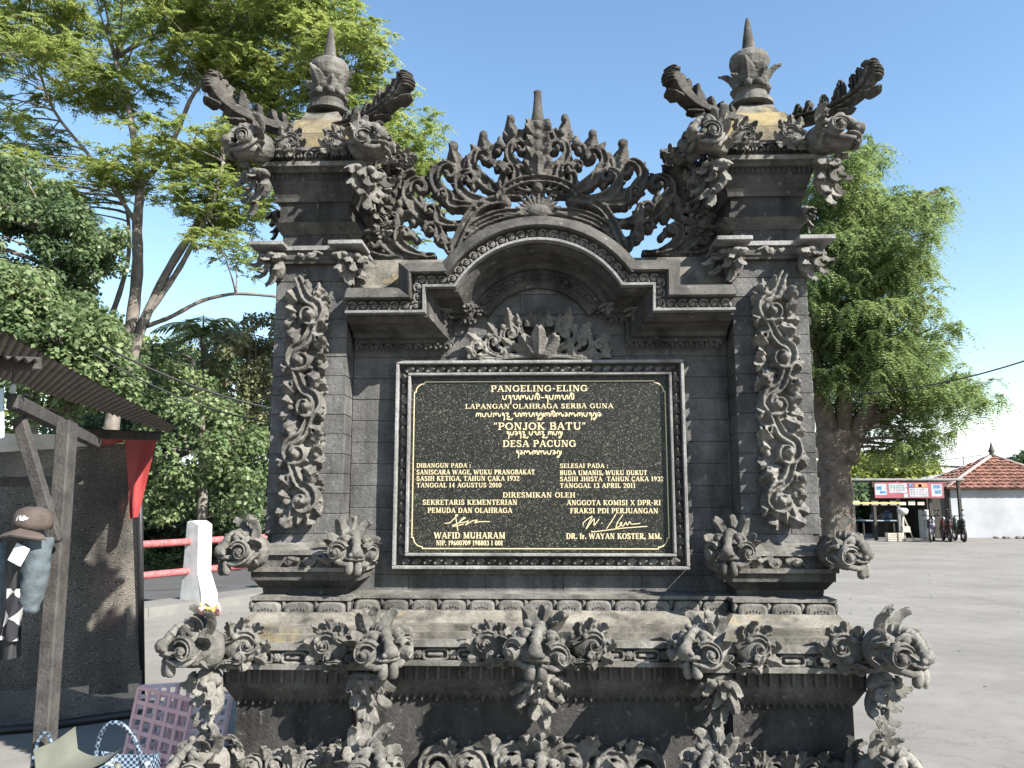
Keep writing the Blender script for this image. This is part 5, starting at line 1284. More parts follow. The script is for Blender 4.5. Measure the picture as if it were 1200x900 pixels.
# dark tree far left
def bushy(name, label, d, blobs, lmat, size, rad, per, trunk, r0, cat='tree', group=None, bark=None):
    C = np.concatenate([blob_pts(x, y, rx, ry, d + dd, rd, n, .35) for (x, y, rx, ry, dd, rd, n) in blobs])
    tw = C[RNG.integers(0, len(C), max(6, len(C) // 4))]
    return tree(name, label, cat, d, [(poly3(trunk, d), r0, r0 * .4)], broad(C, rad, per, size), lmat, bark or BARK, tw, .03, group)
bushy('dark_tree', 'dense dark green tree at the far left behind the stall roof', 13.5, [(40, 300, 75, 80, 0, 1.3, 120), (95, 285, 45, 45, 0, 1.0, 44), (20, 230, 50, 40, 0, 1.1, 40), (50, 370, 80, 50, 0, 1.2, 70), (-60, 300, 60, 120, 0, 1.4, 50)], L_DARK, .085, .24, 110, [(30, 660), (35, 500), (45, 380), (60, 280)], .16)
bushy('leafy_tree', 'bright green leafy tree hanging over the stall roof', 12.5, [(75, 400, 70, 40, 0, 1.0, 80), (20, 350, 50, 50, -.3, .8, 55), (110, 440, 50, 35, 0, .8, 45), (60, 460, 60, 30, 0, .8, 30)], L_BUSH, .10, .24, 75, [(90, 660), (85, 560), (80, 470), (70, 400)], .10)
bushy('roadside_tree', 'green tree behind the red guard rail and beside the monument', 17.5, [(225, 510, 70, 70, 0, 1.8, 62), (190, 440, 45, 38, 0, 1.2, 30), (275, 545, 45, 55, 0, 1.2, 34), (180, 575, 50, 40, 0, 1.1, 28)], L_BUSH, .105, .36, 95, [(235, 660), (238, 560), (236, 480), (225, 420)], .12)
bushy('dusty_tree', 'dusty pale leaved tree right behind the left pillar', 19, [(285, 430, 42, 42, 0, 1.2, 44), (315, 400, 40, 34, 0, 1.2, 26), (285, 500, 40, 50, 0, 1.0, 30), (360, 440, 60, 60, 0, 1.2, 24)], L_DRY, .10, .30, 95, [(285, 660), (286, 560), (290, 470)], .12)
bushy('thicket_tree', 'shaded dark green thicket tree behind the rail posts', 21, [(215, 590, 90, 50, 0, 1.4, 90), (300, 600, 70, 50, 0, 1.4, 60), (150, 530, 60, 70, 0, 1.6, 70), (250, 470, 120, 60, 1.5, 1.6, 130), (60, 560, 80, 70, 0, 1.6, 60)], L_DARK, .15, .40, 75, [(205, 660), (205, 600), (200, 540)], .15)
bushy('hedge_tree', 'yellowish leafy tree between the forked trunk and the palm', 24, [(180, 450, 70, 60, 0, 2, 80), (110, 500, 60, 60, 0, 2, 60), (330, 500, 90, 90, 0, 2, 60), (60, 520, 80, 80, 0, 2, 50)], L_YEL, .17, .45, 60, [(180, 640), (180, 560), (182, 480)], .15)
bushy('distant_trees', 'green tree line far behind the monument beyond the road', 60, [(520, 590, 60, 20, 0, 4, 70), (650, 588, 70, 22, 0, 4, 80), (790, 588, 70, 22, 0, 4, 80), (890, 590, 40, 20, 0, 4, 40)], L_BUSH, .5, 1.2, 50, [(650, 612), (650, 600), (650, 588)], .3)
# undergrowth on the bank
a = RNG.uniform(-14, 40, 9000); o_ = 6.6 + 4.5 * RNG.uniform(0, 1, 9000) ** 1.3; C = np.array([rp(x, y, .05 + min(1.6, (y - 6.45) * .22)) for x, y in zip(a, o_)])
C[:, 2] += RNG.uniform(0, .35, 9000) * (1 + np.sin(a * 2.1) * .6)
Q = broad(C, .16, 14, .09)
o = link('undergrowth', quads_mesh('undergrowth', Q.reshape(-1, 3), len(Q), 4, L_BUSH)); tag(o, 'low green weeds growing on the bank beyond the road', 'weeds', kind='stuff')
# coconut palm
d = 20.0; root = tag(empty('coconut_palm'), 'small coconut palm rising above the bushes left of the monument', 'palm tree')
tr = poly3([(240, 640), (238, 540), (242, 450), (238, 388)], d); g = G(); tube(g, tr, np.linspace(.14, .09, len(tr)), 10); obj('trunk', g, BARK, root, True)
top_ = tr[-1]; PF = simple('palm_leaf', (.30, .36, .13), .6, .3, 5)
for k in range(14):
    az = k * 2.4 + .3; el = .95 - .09 * k; dv = np.array([math.cos(az) * math.cos(el), math.sin(az) * math.cos(el), math.sin(el)]); L = 1.5
    ts = np.linspace(0, 1, 16); ax = np.array([top_ + dv * L * t + np.array([0, 0, -1.0 * t * t]) for t in ts]); s = unit(np.cross(dv, [0, 0, 1.0])); qs = []
    for i in range(1, 16):
        for j in range(2):
            for sg in (-1, 1):
                p = ax[i - 1] + (ax[i] - ax[i - 1]) * j * .5; t = unit(ax[i] - ax[i - 1]); dd = unit(s * sg + t * .6 + np.array([0, 0, -.5 + RNG.normal(0, .15)])); ll = .5 * math.sin(math.pi * min(.95, .12 + ts[i] * .85)) + .08
                qs.append([p, p + dd * ll * .5 + t * .03, p + dd * ll, p + dd * ll * .5 - t * .03])
    g = G(); tube(g, ax, np.linspace(.03, .008, 16), 4); nV = g.n; q = np.array(qs).reshape(-1, 3); g.add(q, [(4 * i, 4 * i + 1, 4 * i + 2, 4 * i + 3) for i in range(len(qs))]); obj('frond', g, PF, root)
# far tree lines
bushy('far_trees', 'yellow green trees behind the stall with the red banner', 62, [(1030, 556, 60, 18, 0, 4, 110), (985, 560, 60, 30, 6, 4, 90), (1075, 572, 60, 16, 8, 4, 60)], L_YEL, .45, 1.1, 60, [(1030, 612), (1030, 590), (1030, 565)], .3)
bushy('far_tree', 'dark green tree behind the tiled roof at the right edge', 70, [(1200, 552, 26, 14, 0, 3, 40), (1235, 545, 30, 20, 0, 3, 30)], L_DARK, .5, 1.1, 60, [(1202, 612), (1202, 590), (1202, 560)], .3)
bushy('low_hedge_tree', 'low bushy tree beneath the tamarind beside the open stall', 44, [(1000, 585, 32, 22, 0, 2, 60), (960, 590, 40, 25, 0, 2, 40)], L_DARK, .3, .7, 60, [(1000, 618), (1000, 600), (1000, 590)], .2)

n_ = 800; px_ = RNG.uniform(-7, 22, n_); py_ = RNG.uniform(-1, 26, n_) ; c_ = np.stack([px_, py_, np.full(n_, .012)], 1)
Q = broad(c_, .02, 1, .07, .1); Q[..., 2] = .006 + np.abs(Q[..., 2] - .012) * .25
tag(link('fallen_leaves', quads_mesh('fallen_leaves', Q.reshape(-1, 3), len(Q), 4, L_DRY)), 'small dry fallen leaves scattered over the paved yard', 'leaves', kind='stuff')

# ================================================================ GUARD RAIL
rail = tag(empty('guard_rail'), 'roadside guard rail of two red pipes between white concrete posts', 'railing')
def rail_post(a):
    g = G(); prof = [(-.16, 0), (.36, 0), (.34, .24), (.20, .55), (.17, 1.26), (.04, 1.32), (-.11, 1.30), (-.14, .6)]   # (across, z)
    V = []
    for s in (-.13, .13):
        for (o, z) in prof: V.append(rp(a + s * (1 if z > .3 else 1.15), -o, .14 + z - .14))
    k = len(prof); g.add(V, [tuple(range(k)), tuple(range(2 * k - 1, k - 1, -1))] + [(i, k + i, k + (i + 1) % k, (i + 1) % k) for i in range(k)]); o = obj('post', g, M['white'], rail); bmesh_fix(o.data)
    md = o.modifiers.new('bevel', 'BEVEL'); md.width = .02; md.segments = 2
for a in (-4.9, -2.45, 0, 2.45, 4.9, 7.35): rail_post(a)
for z in (1.0, .56):
    g = G(); tube(g, [rp(a, .03, z + .01 * math.sin(a)) for a in np.linspace(-14, 8.5, 24)], .052, 12); obj('pipe', g, M['red'], rail, True)

# ================================================================ STALL AT THE LEFT
st = tag(empty('market_stall'), 'rough timber stall with rusty corrugated roof and black shade net at left', 'stall')
def bar(name, a, b_, w, h, mat, parent, roll=0.0, bev=.006):
    a, b_ = np.array(a), np.array(b_); t = b_ - a; L = np.linalg.norm(t); t /= L
    s = np.cross(t, [0, 0, 1.0]) if abs(t[2]) < .95 else np.array([1.0, 0, 0]) - t * t[0]; s /= np.linalg.norm(s); u = np.cross(s, t)
    g = G(); box(g, -w / 2, w / 2, -h / 2, h / 2, 0, L, bev); V = g.v[0]; V = V.copy(); V[:, 0] += .004 * np.sin(V[:, 2] * 5); g.v[0] = a + V[:, :1] * s + V[:, 1:2] * u + V[:, 2:3] * t
    o = obj(name, g, mat, parent); bmesh_fix(o.data); return o
tp_, bp_ = PD(79, 500, 3.3), PD(50, 905, 3.05); bt_ = bp_ + (bp_ - tp_) * (bp_[2] / (tp_[2] - bp_[2])); bar('post', bt_, tp_ + (tp_ - bt_) * .01, .06, .07, M['wood'], st)
bar('brace', PD(22, 490, 3.12), PD(66, 636, 3.12), .036, .05, M['wood'], st)
bar('beam', PD(14, 470, 2.95), PD(112, 519, 4.4), .04, .06, M['wood'], st)
bar('beam', PD(90, 508, 4.7), PD(186, 511, 5.4), .05, .06, M['wood'], st)
bar('rail', PD(-60, 566, 4.6), PD(96, 563, 4.6), .04, .055, M['wood'], st)
bar('rafter', PD(-60, 424, 2.7), PD(46, 427, 2.95), .05, .05, M['wood'], st)
g = G(); q0 = G0(167, 836); tube(g, [q0, PD(163, 512, 6.0)], .022, 8); obj('pole', g, M['black'], st, True)
A, B, C_, Dd = PD(-80, 343, 2.7), PD(208, 501, 4.9), PD(194, 506, 6.6), PD(-80, 418, 5.2)
nu_, nv_ = 252, 6; V = []
for i in range(nu_ + 1):
    for j in range(nv_ + 1):
        u, v = i / nu_, j / nv_; p = (A * (1 - u) + B * u) * (1 - v) + (Dd * (1 - u) + C_ * u) * v; V.append(p + np.array([0, 0, .006 * math.sin(u * 2 * math.pi * 42)]))
g = G(); k = nv_ + 1; F_ = [(i * k + j, (i + 1) * k + j, (i + 1) * k + j + 1, i * k + j + 1) for i in range(nu_) for j in range(nv_)]; g.add(V, F_); g.add([p + np.array([0, 0, .0025]) for p in V], [tuple(reversed(f)) for f in F_])
obj('corrugated_roof', g, M['rust'], st)
g = G(); q = [PD(-80, 405, 2.55), PD(44, 424, 2.8), PD(30, 429, 3.3), PD(-80, 415, 3.1)]
V = []
for i in range(61):
    for j in (0, 1):
        u = i / 60; p = (np.array(q[0]) * (1 - u) + np.array(q[1]) * u) if j == 0 else (np.array(q[3]) * (1 - u) + np.array(q[2]) * u); V.append(p + np.array([0, 0, .008 * math.sin(u * 60)]))
g.add(V, [(2 * i, 2 * i + 2, 2 * i + 3, 2 * i + 1) for i in range(60)]); g.add([p + np.array([0, 0, .002]) for p in V], [(2 * i + 1, 2 * i + 3, 2 * i + 2, 2 * i) for i in range(60)]); obj('corrugated_patch', g, M['rust'], st)
# shade net
m, n, l, b = new_mat('shade_net'); ge = n.new('ShaderNodeNewGeometry'); pos = ge.outputs['Position']
w1 = n.new('ShaderNodeTexWave'); w1.bands_direction = 'Z'; w1.inputs['Scale'].default_value = 30; w1.inputs['Distortion'].default_value = 26; w1.inputs['Detail'].default_value = 2.5; w1.inputs['Detail Scale'].default_value = .8
mp1 = n.new('ShaderNodeMapping'); mp1.inputs['Scale'].default_value = (.75, .75, 1); l.new(pos, mp1.inputs[0]); l.new(mp1.outputs[0], w1.inputs[0])
t1 = noise(n, l, pos, 1.8, 4); rr1 = ramp(n, l, w1.outputs[0], [(.3, (.05, .047, .043)), (.6, (.095, .089, .08)), (.9, (.21, .195, .17))]); rr2 = ramp(n, l, t1.outputs[0], [(.36, (.4, .4, .4)), (.6, (1.1, 1.05, 1))])
sep = n.new('ShaderNodeSeparateXYZ'); l.new(pos, sep.inputs[0])
c0 = mixc(n, l, 1.0, rr1.outputs[0], rr2.outputs[0], 'MULTIPLY')
l.new(c0, b.inputs['Base Color']); b.inputs['Roughness'].default_value = .8
trn = n.new('ShaderNodeBsdfTransparent'); ms = n.new('ShaderNodeMixShader'); ms.inputs[0].default_value = .22; l.new(b.outputs[0], ms.inputs[1]); l.new(trn.outputs[0], ms.inputs[2]); l.new(ms.outputs[0], n['Material Output'].inputs['Surface'])
M['net'] = m
def cloth(name, tl, tr, br, bl_, nx, nz, mat, parent, folds=5, amp=.04, thick=.004):
    V = []; tl, tr, br, bl_ = map(np.array, (tl, tr, br, bl_)); nn = np.cross(tr - tl, bl_ - tl); nn /= np.linalg.norm(nn)
    for i in range(nx + 1):
        for j in range(nz + 1):
            u, v = i / nx, j / nz; p = (tl * (1 - u) + tr * u) * (1 - v) + (bl_ * (1 - u) + br * u) * v
            a = amp * (.3 + .7 * v) * (math.sin(u * folds * 6.28 + 1.3 * math.sin(v * 3)) + .4 * math.sin(u * folds * 14 + v * 5)); V.append(p + nn * a)
    k = nz + 1; F_ = [(i * k + j, i * k + j + 1, (i + 1) * k + j + 1, (i + 1) * k + j) for i in range(nx) for j in range(nz)]; g = G(); g.add(V, F_)
    if thick: g.add([p + nn * thick for p in V], [tuple(reversed(f)) for f in F_])
    return obj(name, g, mat, parent, True)
cloth('shade_net', PD(-90, 522, 6.1), PD(161, 520, 6.05), G0(166, 838) + [0, 0, .03], G0(-90, 862) + [0, 0, .03], 70, 40, M['net'], st, 4, .035, 0)
M['maroon'] = simple('maroon_cloth', (.09, .018, .018), .8, .3, 6)
cloth('maroon_backing', PD(112, 520, 6.25), PD(150, 520, 6.25), PD(150, 812, 6.25), PD(104, 815, 6.25), 14, 20, M['maroon'], st, 1.5, .02)
M['backing'] = simple('dark_backing_sheet', (.05, .05, .048), .9, .6, 3)
cloth('backing_sheet', PD(-90, 530, 6.4), PD(161, 522, 6.4), PD(166, 800, 6.4), PD(-90, 815, 6.4), 30, 14, M['backing'], st, 4, .03)
M['redcloth'] = simple('red_banner_cloth', (.33, .035, .035), .6, .15, 5)
cloth('red_banner', PD(145, 508, 5.9), PD(186, 505, 5.9), PD(160, 606, 5.9), PD(152, 608, 5.9), 10, 14, M['redcloth'], st, 1.2, .02)
cloth('red_banner', PD(118, 507, 5.95), PD(144, 507, 5.95), PD(144, 519, 5.95), PD(118, 522, 5.95), 8, 4, M['redcloth'], st, 1, .01)
cloth('cream_tarp', PD(-90, 506, 5.95), PD(118, 510, 5.95), PD(118, 522, 5.95), PD(-90, 536, 5.95), 20, 4, M['cream'], st, 3, .01)
g = G(); tube(g, [G0(-90, 868) + [0, 0, .03], G0(40, 858) + [0, 0, .03], G0(165, 840) + [0, 0, .03]], .03, 8); obj('ground_pipe', g, M['black'], st, True)
g = G(); tube(g, [PD(15, 432, 3.0), PD(15, 455, 3.0)], .003, 6); o = obj('hanging_bulb', g, M['black']); tag(o, 'small light bulb hanging on a cord under the stall roof', 'light bulb')
g = G(); lathe(g, [(.006, .03), (.010, .02), (.011, .0), (.008, -.012), (.002, -.016)], 12, PD(15, 459, 3.0)); obj('bulb_glass', g, M['white'], o, True)
# things hanging on the stall
M['khaki'] = simple('brown_cap_cloth', (.085, .065, .055), .9, .25, 20, .3, 150); M['denim'] = simple('grey_denim', (.10, .125, .14), .9, .3, 30, .5, 200)
cap = tag(empty('cap'), 'brown peaked cap hanging on the stall above the grey sleeves', 'cap'); c0 = PD(38, 612, 3.0)
g = G(); V = []
lathe(g, [(.068, -.025), (.070, .0), (.066, .026), (.052, .046), (.03, .056), (.005, .060)], 22, c0); g.v[0] += wob(g.v[0], .002, 30); obj('crown', g, M['khaki'], cap, True)
g = G(); V = []
for i in range(13):
    a = -2.6 + i * .17
    for r, dz in ((.062, -.018), (.095, -.026), (.118, -.042)): V.append(c0 + np.array([math.cos(a) * r * 1.0, math.sin(a) * r, dz - .02 * abs(i - 6) / 6]))
F_ = [(i * 3 + j, (i + 1) * 3 + j, (i + 1) * 3 + j + 1, i * 3 + j + 1) for i in range(12) for j in range(2)]; g.add(V, F_); g.add([p - np.array([0, 0, .004]) for p in V], [tuple(reversed(f)) for f in F_]); obj('peak', g, M['khaki'], cap, True)
g = G(); 
for k, pts in enumerate((((0, 0), (.3, .9), (.1, .5), (-.05, .45)), ((.45, .1), (.5, .9), (.62, .1)), ((.75, .1), (.85, .9), (1.0, .2), (1.15, .6)))):
    for i in range(len(pts) - 1):
        a, c_ = np.array(pts[i]), np.array(pts[i + 1]); nrm = np.array([-(c_ - a)[1], (c_ - a)[0]]); nrm = nrm / np.linalg.norm(nrm) * .10
        f_ = lambda q: c0 + np.array([(q[0] - .55) * .036, -.072 + .012 * abs(q[0] - .55), .006 + q[1] * .022]); g.add([f_(a - nrm), f_(c_ - nrm), f_(c_ + nrm), f_(a + nrm)], [(0, 1, 2, 3)])
obj('embroidery', g, M['white'], cap)
def sleeve(px0, py0, px1, py1, r0, r1, d, mat, name, label, cat):
    g = G(); q = bez(PD(px0, py0, d), PD((px0 * 2 + px1) / 3 + 3, (py0 * 2 + py1) / 3, d - .02), PD((px0 + px1 * 2) / 3 + 2, (py0 + py1 * 2) / 3, d), PD(px1, py1, d), 24)
    t = np.linspace(0, 1, 24); tube(g, q, (r0 + (r1 - r0) * t) * (1 + .05 * np.sin(t * 34)), 16); V = g.v[0]; V += wob(V, .0022, 40); o = obj(name, g, mat, None, True); return tag(o, label, cat)
sleeve(46, 632, 33, 716, .050, .036, 3.0, M['denim'], 'sleeve', 'grey blue denim sleeve hanging right below the brown cap', 'garment')
sleeve(6, 640, 4, 720, .042, .034, 3.05, M['denim'], 'sleeve', 'grey sleeve at the left picture edge beside the black cloth', 'garment')
m, n, l, b = new_mat('argyle_cloth'); ge = n.new('ShaderNodeNewGeometry'); mp1 = n.new('ShaderNodeMapping'); mp1.inputs['Rotation'].default_value = (0, math.radians(45), 0); l.new(ge.outputs['Position'], mp1.inputs[0])
ck = n.new('ShaderNodeTexChecker'); ck.inputs['Scale'].default_value = 15; ck.inputs[1].default_value = (.012, .012, .016, 1); ck.inputs[2].default_value = (.35, .34, .32, 1); l.new(mp1.outputs[0], ck.inputs[0]); l.new(ck.outputs[0], b.inputs['Base Color']); b.inputs['Roughness'].default_value = .9
o = cloth('patterned_cloth', PD(8, 690, 2.96), PD(30, 690, 2.96), PD(20, 752, 2.96), PD(0, 750, 2.96), 10, 16, m, None, 1.3, .012); tag(o, 'black cloth with white diamonds hanging between the sleeves', 'cloth')
o = cloth('black_cloth', PD(8, 634, 2.98), PD(34, 632, 2.98), PD(24, 770, 2.98), PD(-4, 775, 2.98), 12, 20, M['black'], None, 1.5, .014); tag(o, 'black cloth hanging from the cap towards the ground', 'cloth')
M['paleblue'] = simple('pale_blue_cloth', (.50, .60, .66), .8, .1, 6)
o = cloth('pale_cloth', PD(-40, 452, 2.9), PD(4, 455, 2.9), PD(2, 512, 2.9), PD(-40, 530, 2.9), 8, 10, M['paleblue'], None, 1.2, .01); tag(o, 'pale blue cloth hanging at the upper left edge under the roof', 'cloth')
g = G(); box(g, -.028, .028, -.003, .003, -.035, .035, .002); o = obj('price_tag', g, M['white']); o.location = PD(22, 650, 2.92); o.rotation_euler = (0, .45, 0); tag(o, 'white tag on the black cloth below the brown cap', 'tag')
# pink lattice crate
M['pink'] = simple('pink_plastic', (.95, .56, .55), .5, .12, 8); M['pink_sunlit'] = simple('sunlit_pink_plastic', (.95, .78, .78), .5, .1, 8)
cr = tag(empty('lattice_crate', tuple(G0(200, 895)), math.radians(-24)), 'pink plastic lattice crate standing behind the left base carving', 'crate')
cr.rotation_euler = (math.radians(-8), math.radians(4), math.radians(-24))
def lattice(name, w, h, nx, nz, M4, mat):
    g = G(); t = .007; b = .026
    xs = np.linspace(-w / 2, w / 2, nx + 1); zs = np.linspace(0, h, nz + 1)
    for i, x in enumerate(xs): box(g, x - b / 2, x + b / 2, -t, t, 0, h, .002)
    for z in zs: box(g, -w / 2, w / 2, -t * .8, t * .8, z - b / 2, z + b / 2, .002)
    o = obj(name, g, mat, cr); o.matrix_local = M4; return o
lattice('front_panel', .46, .42, 5, 5, Matrix.Translation((0, -.16, 0)), M['pink']); lattice('back_panel', .46, .42, 5, 5, Matrix.Translation((0, .16, 0)), M['pink'])
for s in (-1, 1): lattice('side_panel', .30, .42, 4, 7, Matrix.Translation((s * .23, 0, 0)) @ Matrix.Rotation(math.pi / 2, 4, 'Z'), M['pink_sunlit'])  # same pink plastic, its sunlit paleness put into the side panels' colour
lattice('bottom_panel', .46, .30, 6, 4, Matrix.Translation((0, -.15, .01)) @ Matrix.Rotation(-math.pi / 2, 4, 'X'), M['pink'])
# checked bag and grey tub
m, n, l, b = new_mat('checked_weave'); ge = n.new('ShaderNodeNewGeometry'); ck = n.new('ShaderNodeTexChecker'); ck.inputs['Scale'].default_value = 85; ck.inputs[1].default_value = (.01, .015, .025, 1); ck.inputs[2].default_value = (.13, .18, .24, 1); l.new(ge.outputs['Position'], ck.inputs[0]); l.new(ck.outputs[0], b.inputs['Base Color']); M['check'] = m
bc = PD(145, 925, 3.3); bag = tag(empty('woven_bag'), 'blue and black checked woven bag beside the stall post', 'bag')
g = G(); V = []
for (z, sc_) in ((-.30, .8), (-.28, .9), (-.1, 1.0), (.06, .98), (.10, .95), (.10, .90), (-.05, .88)):
    for k in range(24):
        a = 2 * math.pi * k / 24; V.append(bc + np.array([math.copysign(abs(math.cos(a)) ** .6, math.cos(a)) * .13 * sc_, math.copysign(abs(math.sin(a)) ** .6, math.sin(a)) * .08 * sc_, z * .9 + .03 + .012 * math.cos(2 * a) * (z > .05)]))
g.add(V, [(r * 24 + k, r * 24 + (k + 1) % 24, (r + 1) * 24 + (k + 1) % 24, (r + 1) * 24 + k) for r in range(6) for k in range(24)] + [tuple(range(23, -1, -1))]); obj('body', g, M['check'], bag, True)
g = G(); tube(g, bez(bc + [-.09, -.06, .1], bc + [-.08, -.10, .36], bc + [.08, -.10, .30], bc + [.10, -.06, .1], 20), .009, 8); obj('handle', g, M['check'], bag, True)
M['greyp'] = simple('grey_green_plastic', (.13, .135, .11), .5, .2, 6)
tb = tag(empty('plastic_chair'), 'grey green plastic chair seat at the lower left corner', 'chair'); q = PD(92, 905, 3.0)
g = G(); V = []
for i in range(13):
    for j in range(9):
        u, v = i / 12 - .5, j / 8 - .5; V.append(q + np.array([u * .19 + .03 * v, v * .2, .035 * (4 * u * u) + .05 * max(0, v) + (.07 if i == 0 else 0)]))
F_ = [(i * 9 + j, (i + 1) * 9 + j, (i + 1) * 9 + j + 1, i * 9 + j + 1) for i in range(12) for j in range(8)]; g.add(V, F_); g.add([p - np.array([0, 0, .006]) for p in V], [tuple(reversed(f)) for f in F_]); obj('seat', g, M['greyp'], tb, True)
for sx_ in (-1, 1):
    for sy_ in (-1, 1): g = G(); a = q + [sx_ * .09, sy_ * .10, .0]; tube(g, [a, [a[0] + sx_ * .02, a[1] + sy_ * .02, 0.0]], .013, 8); obj('leg', g, M['greyp'], tb, True)
g = G(); e_ = PD(52, 905, 3.0); tube(g, bez(e_ + [-.05, 0, -.1], e_ + [-.06, 0, .19], e_ + [.03, 0, .22], e_ + [.035, 0, -.05], 24), .006, 8); tag(obj('rope_loop', g, M['check']), 'black and white twisted rope loop at the foot of the stall post', 'rope')
# offering on the corner carving
M['yellow_f'] = simple('yellow_petal', (.75, .55, .12), .6, .15, 30); M['pink_f'] = simple('pink_petal', (.70, .38, .36), .6, .15, 30)
of = tag(empty('flower_offering'), 'small yellow and pink flower offering lying on the left base carving', 'flowers'); c0 = P(246, 720, -.70)
for k in range(9):
    g = G(); a = k * .7; leaf(g, c0 + np.array([(k % 3 - 1) * .018, 0, 0]), (math.cos(a), math.sin(a) * .5, .7), (0, -1, .3), .05, .018, .8, 1, .002, nt=7, ns=4); obj('petal', g, M['yellow_f'] if k % 2 else M['pink_f'], of, True)
o = cloth('yellow_cloth', P(986, 628, .1), P(997, 630, .1), P(1000, 662, .1), P(990, 664, .1), 6, 10, M['yellow_f'], None, 1, .006); tag(o, 'faded yellow ribbon hanging behind the right pedestal carving', 'cloth')

# ================================================================ RIGHT: white house, stall with banner, motorbikes
H = 37.0
M['plaster'] = simple('white_plaster', (.40, .415, .44), .9, .14, 1.2, .1, 8); M['tile'] = simple('clay_tile', (.27, .135, .10), .8, .5, 2.2, .3, 20)
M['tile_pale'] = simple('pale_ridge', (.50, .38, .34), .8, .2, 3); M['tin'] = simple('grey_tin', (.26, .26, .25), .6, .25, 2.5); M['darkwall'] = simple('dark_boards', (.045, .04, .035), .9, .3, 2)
house = tag(empty('white_house'), 'white walled house with red clay tile hipped roof at right', 'house')
x0 = PD(1115, 600, H)[0]; x1 = 2 * PD(1163, 540, H + 1.4)[0] - x0; yF = CAM[1] + H; ez = PD(1150, 573, H)[2]; az_ = PD(1162, 538, H + 1.4)[2]
g = G(); box(g, x0, x1, yF, yF + 2.8, 0, ez - .02, .01); obj('wall', g, M['plaster'], house)
g = G(); box(g, x0 - .9, x0 - .002, yF + .5, yF + 2.7, 0, ez - .1, .01); obj('side_wall', g, M['plaster'], house)
g = G(); box(g, x0 - .75, x0 - .15, yF + .46, yF + .498, 0, 2.0, .005); obj('door', g, M['tin'], house)
g = G(); box(g, x0 - .09, x0 + .0, yF - .02, yF + .06, 0, ez - .02, .005); obj('corner_post', g, M['darkwall'], house)
E = .28; apex = np.array([(x0 + x1) / 2, yF + 1.4, az_ + .1]); cs = [np.array([x0 - E, yF - E, ez]), np.array([x1 + E, yF - E, ez]), np.array([x1 + E, yF + 2.8 + E, ez]), np.array([x0 - E, yF + 2.8 + E, ez])]
rf = obj('roof', G().add([c for c in cs] + [apex], [(3, 2, 1, 0), (0, 1, 4), (1, 2, 4), (2, 3, 4), (3, 0, 4)]), M['tile'], house)
g = G(); rr_ = random.Random(4)
for (a, b_) in ((0, 1), (1, 2), (2, 3), (3, 0)):
    A, B = cs[a], cs[b_]; nrm = np.cross(B - A, apex - A); nrm /= np.linalg.norm(nrm); mid_ = (A + B) / 2; up_ = apex - mid_; Ls = np.linalg.norm(up_); sd = unit(B - A); ud = unit(up_ - sd * (up_ @ sd)); Hs = (apex - A) @ ud; nr = 10
    for r in range(nr):
        v0 = r / nr; w0, w1 = (apex - A) @ sd * v0, np.linalg.norm(B - A) - ((B - apex) @ sd) * v0; nt_ = max(1, int((w1 - w0) / .34))
        for i in range(nt_):
            u0 = w0 + (w1 - w0) * (i + .04) / nt_; u1 = w0 + (w1 - w0) * (i + .96) / nt_; h0 = Hs * v0 - .02; h1 = Hs * min(1, v0 + 1.18 / nr); j = rr_.uniform(-.006, .006)
            q = [(u0, h0, .09 + j), ((u0 + u1) / 2, h0, .165 + j), (u1, h0, .09 + j), (u1, h1, .018), ((u0 + u1) / 2, h1, .05), (u0, h1, .018), (u0, h0, .0), (u1, h0, .0)]
            g.add([A + sd * p[0] + ud * p[1] + nrm * p[2] for p in q], [(0, 1, 4, 5), (1, 2, 3, 4), (6, 7, 2, 1, 0)])
o = obj('roof_tiles', g, M['tile'], house); o['kind'] = 'stuff'
for c in cs: g = G(); tube(g, [c + [0, 0, .06], apex + [0, 0, .08]], .075, 8); obj('hip_ridge', g, M['tile_pale'], house, True)
g = G(); lathe(g, [(.16, 0), (.17, .08), (.09, .16), (.15, .28), (.10, .38), (.05, .55), (.01, .75)], 12, apex + [0, 0, .0]); obj('roof_finial', g, M['stone'], house, True)
g = G(); 
for k in range(12): ell(g, (x0 + 1.6 + k * .28 + random.uniform(-.1, .1), yF - .5 + random.uniform(-.2, .2), .05), (random.uniform(.08, .2), .12, random.uniform(.05, .1)), nu=8, nv=5)
o = obj('rubble', g, M['concrete']); tag(o, 'line of pale rubble on the ground along the white house wall', 'rubble', kind='stuff')
# grey shed behind
shed = tag(empty('grey_shed'), 'shed with sloping grey tin roof between the tamarind and the tiled house', 'shed')
g = G(); a, b_, c_, d_ = PD(1035, 578, H + 3), PD(1118, 566, H + 3), PD(1150, 547, H + 8), PD(1078, 560, H + 8)
V = []; 
for i in range(61):
    u = i / 60
    for j in (0, 1): p = (a * (1 - u) + b_ * u) if j == 0 else (d_ * (1 - u) + c_ * u); V.append(p + np.array([0, 0, .03 * math.sin(u * 150)]))
F_ = [(2 * i, 2 * i + 2, 2 * i + 3, 2 * i + 1) for i in range(60)]; g.add(V, F_); g.add([p - np.array([0, 0, .03]) for p in V], [tuple(reversed(f)) for f in F_]); obj('tin_roof', g, M['tin'], shed)
g = G(); box(g, a[0] + .3, b_[0] - .1, a[1] + .6, c_[1] - .5, 0, min(a[2], b_[2]) - .12, .01); obj('wall', g, M['darkwall'], shed)
